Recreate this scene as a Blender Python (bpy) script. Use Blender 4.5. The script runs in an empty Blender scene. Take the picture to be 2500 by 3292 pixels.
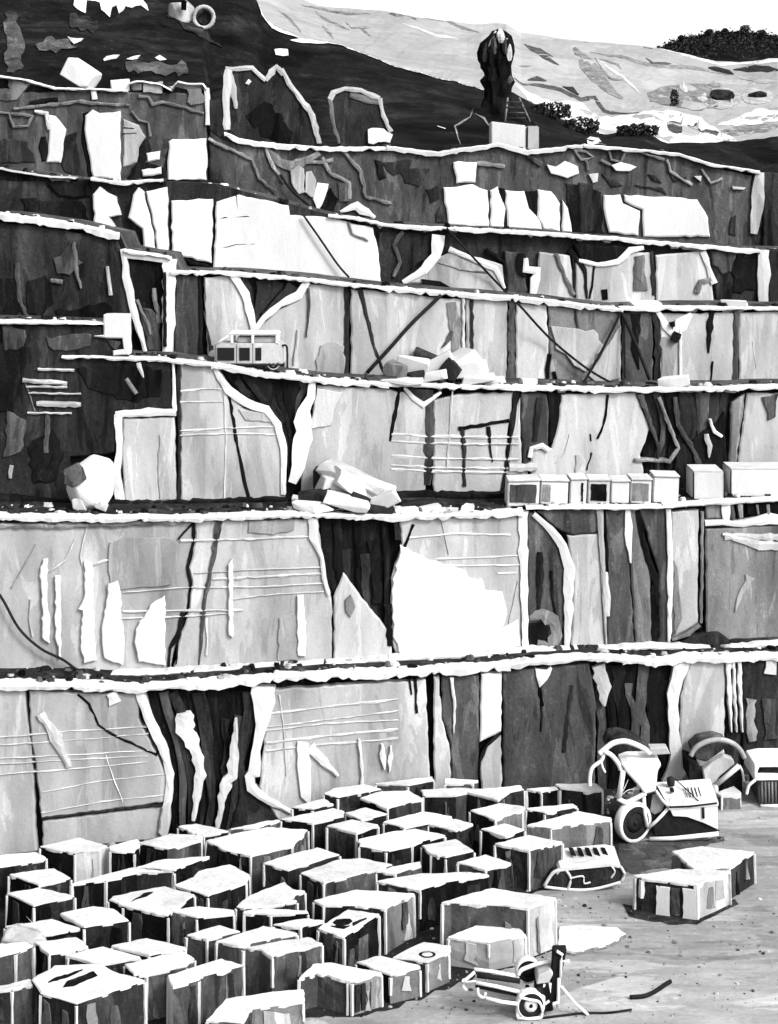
import bpy, bmesh, math, random
from mathutils import Vector
from mathutils.bvhtree import BVHTree
random.seed(7)
S = bpy.context.scene
COL = S.collection

# ------------------------------------------------------------------ camera, sky, sun, exposure
F, CX, YH, H = 5000.0, 1250.0, 600.0, 24.0          # focal length and horizon in photo pixels, eye height in metres
cam = bpy.data.objects.new('camera', bpy.data.cameras.new('camera'))
COL.objects.link(cam); S.camera = cam
cam.location = (0, 0, H); cam.rotation_euler = (math.radians(90), 0, 0)
cam.data.sensor_fit = 'VERTICAL'; cam.data.sensor_height = 36.0
cam.data.lens = 36.0 * F / 3292.0
cam.data.shift_y = -(1646.0 - YH) / 3292.0
cam.data.clip_end = 6000; cam.data.clip_start = 0.5

SUN_EL, SUN_AZ = math.radians(42), math.radians(128)   # azimuth from +Y towards +X: over the right shoulder
w = bpy.data.worlds.new('World'); S.world = w; w.use_nodes = True
nt = w.node_tree; nt.nodes.clear()
sky = nt.nodes.new('ShaderNodeTexSky'); sky.sky_type = 'NISHITA'; sky.sun_disc = False
sky.sun_elevation = SUN_EL; sky.sun_rotation = SUN_AZ
sky.dust_density = 4.0; sky.air_density = 1.0
bw = nt.nodes.new('ShaderNodeRGBToBW'); bg = nt.nodes.new('ShaderNodeBackground'); wo = nt.nodes.new('ShaderNodeOutputWorld')
nt.links.new(sky.outputs[0], bw.inputs[0]); nt.links.new(bw.outputs[0], bg.inputs[0]); nt.links.new(bg.outputs[0], wo.inputs[0])
bg.inputs[1].default_value = 0.15
sun = bpy.data.objects.new('sun', bpy.data.lights.new('sun', 'SUN')); COL.objects.link(sun)
sun.data.energy = 1.2; sun.data.angle = math.radians(12); sun.data.color = (1, 1, 1)
sdir = Vector((math.sin(SUN_AZ) * math.cos(SUN_EL), math.cos(SUN_AZ) * math.cos(SUN_EL), math.sin(SUN_EL)))
sun.rotation_euler = sdir.to_track_quat('Z', 'Y').to_euler(); sun.location = sdir * 200
S.view_settings.view_transform = 'Standard'; S.view_settings.look = 'None'
S.view_settings.exposure = 1.5; S.view_settings.gamma = 1.0; S.view_settings.use_curve_mapping = False

# ------------------------------------------------------------------ materials: greys of stone with grain
def stone(name, v, var=.35, scale=(1.7, 1.7, .55), speck=.25, bump=.5, rough=.85, spec=.03, fine=9.0, spk_v=None, bigv=0.0, stroke=0.0, sscale=(1.0, 1.0, .2)):
    m = bpy.data.materials.new(name); m.use_nodes = True
    n, l = m.node_tree.nodes, m.node_tree.links
    b = n['Principled BSDF']; b.inputs['Roughness'].default_value = rough
    b.inputs['Specular IOR Level'].default_value = spec
    g = n.new('ShaderNodeNewGeometry'); oi = n.new('ShaderNodeObjectInfo')
    off = n.new('ShaderNodeVectorMath'); off.operation = 'MULTIPLY_ADD'
    off.inputs[1].default_value = (1, 1, 1)
    sc = n.new('ShaderNodeVectorMath'); sc.operation = 'SCALE'; sc.inputs[3].default_value = 23.0
    cmb = n.new('ShaderNodeCombineXYZ')
    for i in range(3): l.new(oi.outputs['Random'], cmb.inputs[i])
    l.new(cmb.outputs[0], sc.inputs[0]); l.new(g.outputs['Position'], off.inputs[0]); l.new(sc.outputs[0], off.inputs[2])
    mp = n.new('ShaderNodeMapping'); mp.inputs['Scale'].default_value = scale; l.new(off.outputs[0], mp.inputs[0])
    a = n.new('ShaderNodeTexNoise'); a.inputs['Scale'].default_value = 1.0; a.inputs['Detail'].default_value = 7; a.inputs['Roughness'].default_value = .68
    a.inputs['Distortion'].default_value = .6
    l.new(mp.outputs[0], a.inputs[0])
    c = n.new('ShaderNodeTexNoise'); c.inputs['Scale'].default_value = fine; c.inputs['Detail'].default_value = 4; c.inputs['Roughness'].default_value = .7
    l.new(off.outputs[0], c.inputs[0])
    big = n.new('ShaderNodeTexNoise'); big.inputs['Scale'].default_value = .55; big.inputs['Detail'].default_value = 3
    mp3 = n.new('ShaderNodeMapping'); mp3.inputs['Scale'].default_value = (1.0, 1.0, .3); l.new(off.outputs[0], mp3.inputs[0]); l.new(mp3.outputs[0], big.inputs[0])
    def mr(src, f0, f1, t0, t1):
        k = n.new('ShaderNodeMapRange'); k.inputs[1].default_value = f0; k.inputs[2].default_value = f1
        k.inputs[3].default_value = t0; k.inputs[4].default_value = t1; l.new(src, k.inputs[0]); return k.outputs[0]
    def mul(x, y):
        k = n.new('ShaderNodeMath'); k.operation = 'MULTIPLY'; l.new(x, k.inputs[0])
        if isinstance(y, float): k.inputs[1].default_value = y
        else: l.new(y, k.inputs[1])
        return k.outputs[0]
    t = mul(mr(a.outputs['Fac'], .32, .68, 1 - var, 1 + var), mr(big.outputs['Fac'], .3, .7, 1 - max(var * .6, bigv), 1 + max(var * .5, bigv * .6)))
    t = mul(t, mr(c.outputs['Fac'], .3, .7, 1 - speck, 1 + speck))
    if stroke:                  # hard-edged weathering streaks, lighter and darker than the stone
        mp2 = n.new('ShaderNodeMapping'); mp2.inputs['Scale'].default_value = sscale; l.new(off.outputs[0], mp2.inputs[0])
        s2 = n.new('ShaderNodeTexNoise'); s2.inputs['Scale'].default_value = 1.0; s2.inputs['Detail'].default_value = 5; s2.inputs['Roughness'].default_value = .6; s2.inputs['Distortion'].default_value = .9
        l.new(mp2.outputs[0], s2.inputs[0])
        t = mul(t, mr(s2.outputs['Fac'], .565, .585, 1, 1 + stroke)); t = mul(t, mr(s2.outputs['Fac'], .395, .415, 1 - stroke * .6, 1))
        t = mul(t, mr(s2.outputs['Fac'], .345, .36, 1 - stroke * .5, 1))
    t = mul(t, mr(oi.outputs['Random'], 0, 1, .9, 1.08))
    t = mul(t, float(v))
    if spk_v is not None:       # dry pale grain that catches on the rough surface
        k = n.new('ShaderNodeMix'); k.data_type = 'FLOAT'
        l.new(mul(mr(c.outputs['Fac'], .58, .72, 0, 1), mr(a.outputs['Fac'], .5, .62, 0, .55)), k.inputs[0])
        l.new(t, k.inputs[2]); k.inputs[3].default_value = spk_v; t = k.outputs[0]
    cl = n.new('ShaderNodeMath'); cl.operation = 'MINIMUM'; cl.inputs[1].default_value = .9; l.new(t, cl.inputs[0])
    l.new(cl.outputs[0], b.inputs['Base Color'])
    ad = n.new('ShaderNodeMath'); ad.operation = 'MULTIPLY_ADD'; l.new(c.outputs['Fac'], ad.inputs[0]); ad.inputs[1].default_value = .35; l.new(a.outputs['Fac'], ad.inputs[2])
    bp = n.new('ShaderNodeBump'); bp.inputs['Strength'].default_value = bump; bp.inputs['Distance'].default_value = .12
    l.new(ad.outputs[0], bp.inputs['Height']); l.new(bp.outputs[0], b.inputs['Normal'])
    return m
TONE = dict(K=.005, D=.015, G=.045, M=.125, N=.215, L=.275, l=.34, W=.43)
M = {}
for k_, v_ in TONE.items():
    M[k_] = stone('stone_' + dict(K='black', D='charcoal', G='dark_grey', M='grey', N='light_grey', L='pale', l='paler', W='white')[k_], v_,
                  var=dict(K=.5, D=.5, G=.4, M=.22, N=.12, L=.08, l=.07, W=.03)[k_], speck=dict(K=.3, D=.3, G=.22, M=.15, N=.1, L=.08, l=.07, W=.04)[k_],
                  bump=dict(K=.6, D=.6, G=.5, M=.4, N=.3, L=.28, l=.28, W=.22)[k_], spk_v=dict(K=.035, D=.07, G=.15, M=.28).get(k_), bigv=dict(G=.45, M=.42, N=.36, L=.40, l=.26, W=.1).get(k_, 0), stroke=dict(K=.9, D=.8, G=.7, M=.5, N=.26, L=.26, l=.2, W=.05)[k_])
M['top'] = stone('sunlit_marble_dust', .42, var=.12, scale=(1.6, 1.6, 1.6), speck=.14, bump=.35, bigv=.1, stroke=.13, sscale=(.8, 1.6, 1))  # block-top dust, whitened to carry the sun in its colour
M['floor'] = stone('quarry_floor_dust', .185, var=.25, scale=(.35, 1.6, 1), speck=.12, bump=.5, fine=5, spk_v=.4, stroke=.42, sscale=(.14, .6, 1))
M['floorpale'] = stone('pale_floor_dust', .23, var=.22, scale=(.35, 1.6, 1), speck=.12, bump=.5, fine=5, spk_v=.42, stroke=.35, sscale=(.14, .6, 1))
M['dark_floor'] = stone('block_gap_shade', .016, var=.5, scale=(.5, 1.5, 1), speck=.3, bump=.7, spk_v=.06)  # near-black ground colour holding the shade between and under the blocks
M['hillD'] = stone('dark_hill_soil', .0045, var=.7, scale=(.25, .25, .9), speck=.4, bump=.9, fine=3, spk_v=.05, stroke=1.0, sscale=(.12, .12, .5))
M['hillL'] = stone('pale_scree', .20, var=.14, scale=(.05, .05, .12), speck=.08, bump=.8, fine=1.2, stroke=.14, sscale=(.03, .03, .12))
M['metal'] = stone('white_painted_steel', .58, var=.06, scale=(2, 2, 2), speck=.06, bump=.08, rough=.5, spec=.3)
M['rubber'] = stone('black_rubber', .012, var=.3, scale=(5, 5, 5), speck=.2, bump=.2, rough=.7)
M['glass'] = stone('dark_window_glass', .01, var=.2, scale=(1, 1, 1), speck=.1, bump=.02, rough=.12, spec=.5)

# ------------------------------------------------------------------ helpers
def P(px, py, Y): return Vector(((px - CX) * Y / F, Y, H - (py - YH) * Y / F))
def reg(x0, y0, k=.744):
    def f(s): return [(x0 + k * float(a.split(',')[0]), y0 + k * float(a.split(',')[1])) for a in s.split()]
    return f
R1, R2, R3, R4, R5, R6 = reg(0, 0), reg(1250, 0), reg(0, 800), reg(1250, 800), reg(0, 1600), reg(1250, 1600)
R7, R8 = reg(0, 2450), reg(1250, 2450)
Q1, Q2, Q3, Q4, Q5, Q6, Q7, Q8 = (reg(0, 2600, .5), reg(0, 2930, .5), reg(760, 2480, .5), reg(760, 2780, .5),
    reg(600, 2932, .5), reg(1380, 2480, .5), reg(1380, 2932, .5), reg(1660, 2330, .5))
def src(s): return [tuple(map(float, a.split(','))) for a in s.split()]
def link(name, me, mats, parent=None):
    o = bpy.data.objects.new(name, me); COL.objects.link(o)
    for m in (mats if isinstance(mats, (list, tuple)) else [mats]): me.materials.append(M[m] if isinstance(m, str) else m)
    if parent:
        o.parent = parent
        if parent.name in WALLS: o.location = -parent.location      # wall parts are built in world coordinates
    return o
WALLS = set()
def pyd(name, v, f, mats, parent=None, smooth=False, fm=None):
    me = bpy.data.meshes.new(name); me.from_pydata([tuple(q) for q in v], [], f); me.update()
    bm = bmesh.new(); bm.from_mesh(me); bmesh.ops.recalc_face_normals(bm, faces=bm.faces); bm.to_mesh(me); bm.free()
    if smooth:
        for p in me.polygons: p.use_smooth = True
    o = link(name, me, mats, parent)
    if fm:
        for i, p in enumerate(me.polygons): p.material_index = fm[i]
    return o
def tag(o, label, cat=None, group=None, kind=None):
    o['label'] = label
    if cat: o['category'] = cat
    if group: o['group'] = group
    if kind: o['kind'] = kind
    return o
def empty(name, label, cat, group=None, loc=(0, 0, 0), kind=None):
    o = bpy.data.objects.new(name, None); COL.objects.link(o); o.location = loc; o.empty_display_size = .3
    return tag(o, label, cat, group, kind)
def place_parts(root):
    """keep children where they were built although the Empty stands at the thing's base"""
    bpy.context.view_layer.update()
    for c in root.children: c.matrix_parent_inverse = root.matrix_world.inverted()
def rough(poly, amp=3.0, step=22.0, closed=True):
    out, n = [], len(poly)
    for i in range(n if closed else n - 1):
        a, b = Vector(poly[i]), Vector(poly[(i + 1) % n]); d = b - a; L = d.length
        k = max(1, int(L / step)); nr = Vector((-d.y, d.x)).normalized() if L > 0 else Vector((0, 0))
        for j in range(k):
            t = (j + (random.uniform(-.25, .25) if 0 < j else 0)) / k
            q = a + d * t + nr * random.uniform(-amp, amp) * (1 if j else .5)
            out.append((q.x, q.y))
    if not closed: out.append(tuple(poly[-1]))
    return out
def inset(poly, e):
    n = len(poly); A = sum(poly[i][0] * poly[(i + 1) % n][1] - poly[(i + 1) % n][0] * poly[i][1] for i in range(n))
    s = 1 if A > 0 else -1; out = []
    for i in range(n):
        p, q, r = Vector(poly[i - 1]), Vector(poly[i]), Vector(poly[(i + 1) % n])
        d1, d2 = (q - p), (r - q)
        if d1.length < 1e-6 or d2.length < 1e-6: out.append(tuple(q)); continue
        n1 = Vector((-d1.y, d1.x)).normalized() * s; n2 = Vector((-d2.y, d2.x)).normalized() * s
        m = n1 + n2
        m = m.normalized() if m.length > .3 else n1
        q2 = q + m * e; out.append((q2.x, q2.y))
    return out

# ------------------------------------------------------------------ bench walls
BB = .26
BENCH = dict(A=59.5, B=61.2, C=64.2, D=66.8, E=70.9, F=77.0)
def YW(k, px):
    a = BENCH[k] if isinstance(k, str) else k
    return a / (1 - BB * (px - CX) / F)
LIP = {
 'A': src('-700,2190 0,2196 250,2196 450,2205 640,2190 900,2170 1250,2156 1560,2140 1700,2124 1900,2112 2120,2120 2280,2110 2500,2108 3200,2100'),
 'B': src('-700,1655 0,1655 300,1660 600,1660 1000,1650 1250,1655 1660,1640 1700,1630 2120,1624 2300,1610 2500,1600 3200,1590'),
 'C': src('-700,1030 0,1031 320,1038 345,1148 520,1152 685,1172 880,1203 1000,1217 1250,1231 1620,1239 2000,1250 2370,1246 2500,1240 3200,1235'),
 'D': src('-700,655 0,685 200,712 380,752 400,800 540,822 560,872 745,876 1000,896 1250,926 1550,948 1770,966 2000,994 2220,986 2500,990 3200,995'),
 'E': src('-700,500 0,538 150,560 290,577 520,582 700,592 930,655 1060,690 1250,720 1470,732 1730,744 2000,766 2080,772 2440,803 3200,830'),
 'F': src('-700,220 0,252 180,285 410,290 560,278 655,284 672,445 740,442 830,460 1030,478 1250,472 1400,490 1610,460 1700,484 1880,465 2030,476 2180,491 2290,528 2440,552 2455,760 3200,800'),
}
LZ = {}
for k, pl in LIP.items(): LZ[k] = [(P(x, y, YW(k, x)).x, P(x, y, YW(k, x)).z) for x, y in pl]
def ledge_z(k, X):
    pts = LZ[k]
    for (x0, z0), (x1, z1) in zip(pts, pts[1:]):
        if X <= x1: return z0 + (z1 - z0) * max(0, (X - x0)) / max(1e-6, x1 - x0)
    return pts[-1][1]
ORDER = 'ABCDEF'
WALL_LABEL = {
 'A': 'lowest pale quarry wall rising straight from the yard floor behind the blocks',
 'B': 'second quarry wall up with upright white slabs and one wide bright white face',
 'C': 'third quarry wall up with charcoal left end, above the ledge holding the low white cabin',
 'D': 'fourth quarry wall up, pale panels crossed by leaning black poles',
 'E': 'fifth quarry wall up with large blank white slabs left and broken dark recesses right',
 'F': 'topmost grey quarry wall set with separate white slabs under the black hill',
}
WALL = {}
CORE_TOP = dict(A='D', B='D', C='G', D='G', E='G', F='D')
for i, k in enumerate(ORDER):
    x0 = 0; root = empty('quarry_wall', WALL_LABEL[k], 'rock wall', 'stepped quarry walls', loc=(0, BENCH[k], 0), kind='thing'); WALL[k] = root; WALLS.add(root.name)
    v, f, fm = [], [], []
    pl = []
    lp = LIP[k]
    for (xa, ya), (xb, yb) in zip(lp, lp[1:]):
        n = max(1, int(abs(xb - xa) / 60))
        for j in range(n): t = j / n; pl.append((xa + (xb - xa) * t, ya + (yb - ya) * t + (random.uniform(-2, 2) if j else 0)))
    pl.append(lp[-1])
    nxt = BENCH[ORDER[i + 1]] + 1.5 if i < 5 else 96
    zb = -1.0
    for x, y in pl:
        p = P(x, y, YW(k, x)); Yb = nxt + BB * p.x
        v += [(p.x, p.y + .35, zb), (p.x, p.y + .35, p.z), (p.x, Yb, p.z + (0 if i < 5 else -.5)), (p.x, Yb, zb)]
    for j in range(len(pl) - 1):
        a, b = 4 * j, 4 * j + 4
        f += [(a, b, b + 1, a + 1), (a + 1, b + 1, b + 2, a + 2), (a + 2, b + 2, b + 3, a + 3), (a + 3, b + 3, b, a)]
        fm += [0, 1, 0, 0]
    f += [(0, 1, 2, 3), tuple(4 * (len(pl) - 1) + q for q in (0, 3, 2, 1))]; fm += [0, 0]
    pyd('bedrock', v, f, ['K' if k in 'ABCD' else 'D', CORE_TOP[k]], root, fm=fm)

def panel(k, tone, poly, d=None, name='rock_panel', amp=2.5, bev=5.0, step=20, back=.6, tilt=.004):
    """one stone panel: an uneven outline on the bench plane, chamfered, with real thickness"""
    if d is None: d = random.uniform(-.02, .02)
    o = rough(poly, amp, step); inn = inset(o, bev)
    cx = sum(p[0] for p in o) / len(o); tl = random.uniform(-tilt, tilt)
    def W3(p, dd):
        Y = YW(k, p[0]) + dd
        q = P(p[0], p[1], YW(k, p[0])); q.y = Y + tl * (p[0] - cx) * .0124; return q
    n = len(o)
    v = [W3(p, back) for p in o] + [W3(p, d + bev * .009) for p in o] + [W3(p, d) for p in inn]
    f = []
    for j in range(n):
        q = (j + 1) % n; f += [(j, q, n + q, n + j), (n + j, n + q, 2 * n + q, 2 * n + j)]
    f.append(tuple(range(2 * n, 3 * n)))
    return pyd(name, v, f, tone, WALL[k] if isinstance(k, str) else None)
def ribbon(k, tone, pts, wpx=12, d=-.14, name='vein', amp=2.0, step=16, parent=None, back=.3, taper=False, a=None, wv=.25):
    """a narrow band of stone along a line, raised in the middle; wpx may be a number or a width per point"""
    base = pts
    if isinstance(wpx, (list, tuple)):
        pass
    pr = rough(pts, amp, step, closed=False); n = len(pr); v = []
    L = [0]
    for i in range(1, n): L.append(L[-1] + math.dist(pr[i], pr[i - 1]))
    for i in range(n):
        a0, b0 = Vector(pr[max(0, i - 1)]), Vector(pr[min(n - 1, i + 1)]); t = (b0 - a0); t = t.normalized() if t.length else Vector((1, 0))
        nr = Vector((-t.y, t.x)); u = L[i] / max(1e-6, L[-1])
        if isinstance(wpx, (list, tuple)):
            s = u * (len(wpx) - 1); q = min(int(s), len(wpx) - 2); wd = wpx[q] + (wpx[q + 1] - wpx[q]) * (s - q)
        else: wd = wpx
        wd *= 1 + random.uniform(-wv, wv)
        if taper: wd *= max(.15, min(1, 3 * min(u, 1 - u) + .2))
        p = Vector(pr[i]); l, r = p + nr * wd / 2 * random.uniform(.86, 1.14), p - nr * wd / 2 * random.uniform(.86, 1.14)
        kk = a if a is not None else k
        for q, dd in ((l, back), (l, d + .02), (p + nr * random.uniform(-.25, .25) * wd, d - random.uniform(0, .02)), (r, d + .02), (r, back)):
            Y = YW(kk, q[0]); w3 = P(q[0], q[1], Y); w3.y += dd; v.append(w3)
    f = []
    for i in range(n - 1):
        for j in range(4): f.append((5 * i + j, 5 * i + j + 1, 5 * i + j + 6, 5 * i + j + 5))
        f.append((5 * i + 4, 5 * i, 5 * i + 5, 5 * i + 9))
    f += [(0, 1, 2, 3, 4), tuple(5 * (n - 1) + q for q in (4, 3, 2, 1, 0))]
    return pyd(name, v, f, tone, parent or (WALL[k] if isinstance(k, str) else None))
def crack(k, pts, wpx=5, tone='K', d=-.05, amp=1.8): return ribbon(k, tone, pts, wpx, d, 'crack', amp, 18, wv=.3)
def rim(k, pts, wpx=16, tone='W', d=-.1, amp=2.0): return ribbon(k, tone, pts, wpx, d, 'pale_rim', amp * .7, 24, wv=.16)
def ridge(k, pts, wpx=7, tone='l'): return ribbon(k, tone, pts, wpx * .6, -.042, 'saw_ridge', 1.2, 26, wv=.6)
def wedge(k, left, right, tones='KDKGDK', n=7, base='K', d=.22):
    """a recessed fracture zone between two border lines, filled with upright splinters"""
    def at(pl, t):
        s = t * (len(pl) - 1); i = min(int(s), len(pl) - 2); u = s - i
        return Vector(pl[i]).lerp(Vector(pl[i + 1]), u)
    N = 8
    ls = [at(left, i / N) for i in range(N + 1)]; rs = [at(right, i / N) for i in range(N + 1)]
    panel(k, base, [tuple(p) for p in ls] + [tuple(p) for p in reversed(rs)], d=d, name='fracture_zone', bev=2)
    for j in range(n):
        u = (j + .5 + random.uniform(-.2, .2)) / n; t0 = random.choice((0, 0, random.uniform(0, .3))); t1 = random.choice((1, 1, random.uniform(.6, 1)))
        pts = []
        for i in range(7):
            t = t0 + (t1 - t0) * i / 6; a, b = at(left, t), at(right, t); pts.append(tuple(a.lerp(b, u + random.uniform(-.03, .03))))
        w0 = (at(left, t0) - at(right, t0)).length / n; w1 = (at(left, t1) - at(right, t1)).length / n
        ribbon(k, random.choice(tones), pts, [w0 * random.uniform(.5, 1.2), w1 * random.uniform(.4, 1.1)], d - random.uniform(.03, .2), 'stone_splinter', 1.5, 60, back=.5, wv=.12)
def lip(k, pts, wpx=24, tone='W', d=-.2, top=1.0):
    """the pale broken edge of a ledge: face and top in one strip"""
    v = []; secs = []
    L = [0]
    for p, q in zip(pts, pts[1:]): L.append(L[-1] + math.dist(p, q))
    def at(u):
        for i in range(len(pts) - 1):
            if u <= L[i + 1] or i == len(pts) - 2:
                t = (u - L[i]) / max(1e-6, L[i + 1] - L[i]); return pts[i][0] + (pts[i + 1][0] - pts[i][0]) * t, pts[i][1] + (pts[i + 1][1] - pts[i][1]) * t
    u, h, fo, tp_ = 0.0, wpx * .6, d, .4
    while u < L[-1]:                                    # a broken edge: slow swells, small breaks, now and then a chip
        x, y = at(u); h += (wpx * .62 - h) * .35 + random.uniform(-.14, .14) * wpx; h = max(wpx * .3, min(wpx * .95, h)); fo += (d - fo) * .3 + random.uniform(-.03, .03); tp_ += (.35 - tp_) * .3 + random.uniform(-.08, .08)
        secs.append((x, y + random.uniform(-.06, .06) * wpx, h * (.55 if random.random() < .08 else 1), fo, max(.15, tp_)))
        u += random.uniform(7, 22)
    secs.append((*pts[-1], h, fo, tp_))
    n = len(secs)
    for x, y, h, fo, tp_ in secs:
        Y = YW(k, x); zt = P(x, y - wpx * .12, Y).z + .02; q = P(x, y, Y); hz = h * Y / F
        v += [(q.x, Y + .5, zt - hz), (q.x, Y + fo, zt - hz), (q.x, Y + fo - .03, zt - .05 - random.uniform(0, .03)), (q.x, Y + fo + .07, zt), (q.x, Y + tp_, zt + random.uniform(0, .03)), (q.x, Y + tp_ + .08, zt - .3)]
    f = []
    for i in range(n - 1):
        for j in range(6):
            jj = (j + 1) % 6; f.append((6 * i + j, 6 * i + jj, 6 * i + 6 + jj, 6 * i + 6 + j))
    f += [(0, 1, 2, 3, 4, 5), tuple(6 * (n - 1) + q for q in (5, 4, 3, 2, 1, 0))]
    return pyd('ledge_edge', v, f, tone, WALL[k])

# ---- wall A
panel('A', 'L', src('-700,2215 0,2222 80,2222 85,2300 100,2420 116,2720 120,2790 -700,2800'))
panel('A', 'L', src('93,2222 330,2232 452,2232 445,2310 500,2420 540,2500 545,2560 535,2578 132,2633 118,2500 98,2350'))
panel('A', 'N', src('135,2642 535,2590 520,2760 135,2770'), d=.02)
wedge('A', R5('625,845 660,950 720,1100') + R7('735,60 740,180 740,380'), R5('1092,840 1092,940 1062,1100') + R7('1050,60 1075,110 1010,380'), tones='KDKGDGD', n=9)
panel('A', 'D', R7('1065,100 1090,105 1230,205 1235,330 980,340 1010,220'), d=.05)
rim('A', R5('600,835 640,950 710,1100 735,1200') + R7('735,60 725,170 700,300'), [26, 26, 24, 20, 26, 14])
rim('A', R5('1140,815 1135,950 1105,1100 1095,1190') + R7('1080,60 1085,110 1150,160 1260,215'), [75, 55, 40, 30, 36, 30, 20, 12])
ribbon('A', 'l', R5('790,930 800,1000 840,1080 870,1200') + R7('860,70 850,150 835,250'), [46, 50, 40, 30, 34, 20, 10], -.1, 'pale_splinter')
ribbon('A', 'l', R5('1018,955 1015,1050 1005,1200') + R7('980,80 955,180 940,280'), [6, 22, 34, 36, 24, 12], -.1, 'pale_splinter')
panel('A', 'L', src('882,2218 1368,2186 1372,2300 1386,2600 1250,2640 930,2700 832,2530 838,2480 855,2320'))
panel('A', 'l', R6('192,775 215,772 228,960 265,1100 267,1330 195,1330'), d=-.03)
panel('A', 'G', R6('228,775 390,768 388,1330 270,1330 268,1080 228,940'))
panel('A', 'W', R6('398,762 488,755 484,1010 392,1056'), d=-.05)
panel('A', 'l', R6('425,1070 484,1026 490,1330 402,1330 395,1150'))
crack('A', R6('480,1018 420,1075 392,1140 392,1210'), 9)
panel('A', 'G', R6('494,752 865,716 895,900 890,1330 495,1330'))
wedge('A', R6('868,730 880,850 905,980 900,1330'), R6('1232,730 1205,860 1222,1000 1222,1330'), tones='KDKDG', n=7)
ribbon('A', 'L', R6('905,725 925,800 930,900'), [40, 50, 8], -.05, 'pale_splinter')
rim('A', R6('1265,705 1225,850 1232,1000 1240,1110 1222,1230'), [50, 40, 32, 38, 60])
panel('A', 'L', R6('1300,710 1452,702 1448,1330 1250,1330 1262,860'))
panel('A', 'D', R6('1456,702 1535,700 1530,1330 1456,1330'), d=.2)
for x_, w_ in ((1465, 14), (1487, 10), (1512, 12)): ribbon('A', 'W', R6('%d,705 %d,860 %d,1010' % (x_, x_ + 6, x_ + 14)), [w_, w_, 4], -.1, 'pale_splinter')
panel('A', 'D', R6('1530,705 1690,695 2400,690 2400,1330 1530,1330'))
ribbon('A', 'L', R6('1650,700 1645,760'), 40, -.1, 'pale_splinter'); ribbon('A', 'M', R6('1565,870 1560,960 1570,1050'), 30, -.1, 'pale_splinter')
ribbon('A', 'G', R6('1640,870 1650,1040'), 36, -.08, 'pale_splinter')
crack('A', R5('335,850 385,890 425,980 500,1030 590,1070 680,1112'), 7)
crack('A', R7('178,245 420,215 735,182'), 8, 'D')
crack('A', R6('90,785 98,850'), 6); crack('A', R6('115,780 120,930'), 8); crack('A', R6('660,880 655,1010'), 7)
crack('A', R6('790,810 770,950 755,1100'), 13, 'D'); crack('A', R6('700,730 650,820 660,900'), 12, 'K')
ribbon('A', 'W', R6('660,740 655,800 700,730'), [34, 30, 8], -.12, 'pale_splinter'); ribbon('A', 'W', R6('270,775 285,900 280,1015'), [10, 8, 4], -.1, 'pale_splinter')
ribbon('A', 'l', R5('175,930 230,1010 300,1160'), [22, 34, 14], -.12, 'pale_slab'); ribbon('A', 'W', R5('480,840 500,885'), 34, -.12, 'pale_slab')
for y0_, y1_, y2_ in ((1030, 1005, 990), (1065, 1045, 1020), (1120, 1110, 1090), (1145, 1130, 1115), (1190, 1170, 1140)):
    ridge('A', R5('-40,%d 330,%d 640,%d' % (y0_ + 8, y1_, y2_)), random.choice((6, 12)))
for y_ in (60, 150): ridge('A', R7('180,%d 440,%d 720,%d' % (y_ + 70, y_ + 20, y_ - 10)), 8)
for y0_, y1_ in ((935, 870), (990, 920), (1005, 960), (1060, 1000), (1095, 1040)): ridge('A', R5('1150,%d 1400,%d 1720,%d' % (y0_, y0_ - 30, y1_)), random.choice((6, 13)))
ridge('A', R5('1205,850 1225,1000 1235,1200'), 10); ridge('A', R7('455,-30 480,40 530,170'), 7)
panel('A', 'W', R5('1285,1050 1330,1060 1345,1150 1340,1330 1300,1290 1282,1150'), d=-.11, name='pale_slab', bev=2)
ribbon('A', 'W', R5('1335,1075 1400,1140 1460,1200'), [40, 26, 8], -.12, 'pale_slab'); ribbon('A', 'W', R5('1550,1040 1565,1200 1560,1290'), 9, -.12, 'pale_slab')
ribbon('A', 'W', R5('1650,1060 1660,1170'), [6, 18, 6], -.12, 'pale_slab'); ribbon('A', 'W', R5('1690,1070 1682,1180'), [6, 14, 4], -.12, 'pale_slab')
panel('A', 'l', R7('682,300 700,190 735,165 735,250 715,340'), d=-.14, name='pale_slab')
lip('A', src('-700,2195 0,2200 250,2200 450,2210 620,2196'), 28); lip('A', src('600,2198 760,2186 900,2172 1250,2160 1560,2142 1640,2132'), 34, top=.8)
lip('A', src('1630,2134 1700,2124 1900,2112 2010,2116'), 28); lip('A', src('2000,2116 2120,2124 2200,2112 2350,2110 3200,2104'), 30)

# ---- wall B
panel('B', 'L', R5('-940,100 0,112 370,112 828,104 832,190 806,300 820,365 806,480 764,600 726,790 -940,830'))
panel('B', 'L', R5('842,100 1372,95 1385,230 1398,365 1432,440 1436,740 740,790 775,610 816,480 830,365 816,305 842,190'))
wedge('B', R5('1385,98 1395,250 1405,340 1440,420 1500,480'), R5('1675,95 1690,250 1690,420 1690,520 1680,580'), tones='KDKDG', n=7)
panel('B', 'l', R5('1442,430 1450,400 1482,325 1530,390 1600,480 1690,590 1690,760 1440,760'), d=-.02)
panel('B', 'M', R5('1490,440 1515,415 1535,470 1515,515 1495,490'), d=-.1, name='grey_patch', bev=2)
panel('B', 'L', R6('45,90 545,82 570,95 572,700 45,720 10,620 8,350 55,200'), d=0)
panel('B', 'W', R6('48,205 135,250 230,285 330,312 342,345 402,350 416,398 490,406 508,480 490,560 560,520 568,640 400,660 55,690 18,600 12,400'), d=-.1, name='white_face', bev=3, amp=5)
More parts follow.
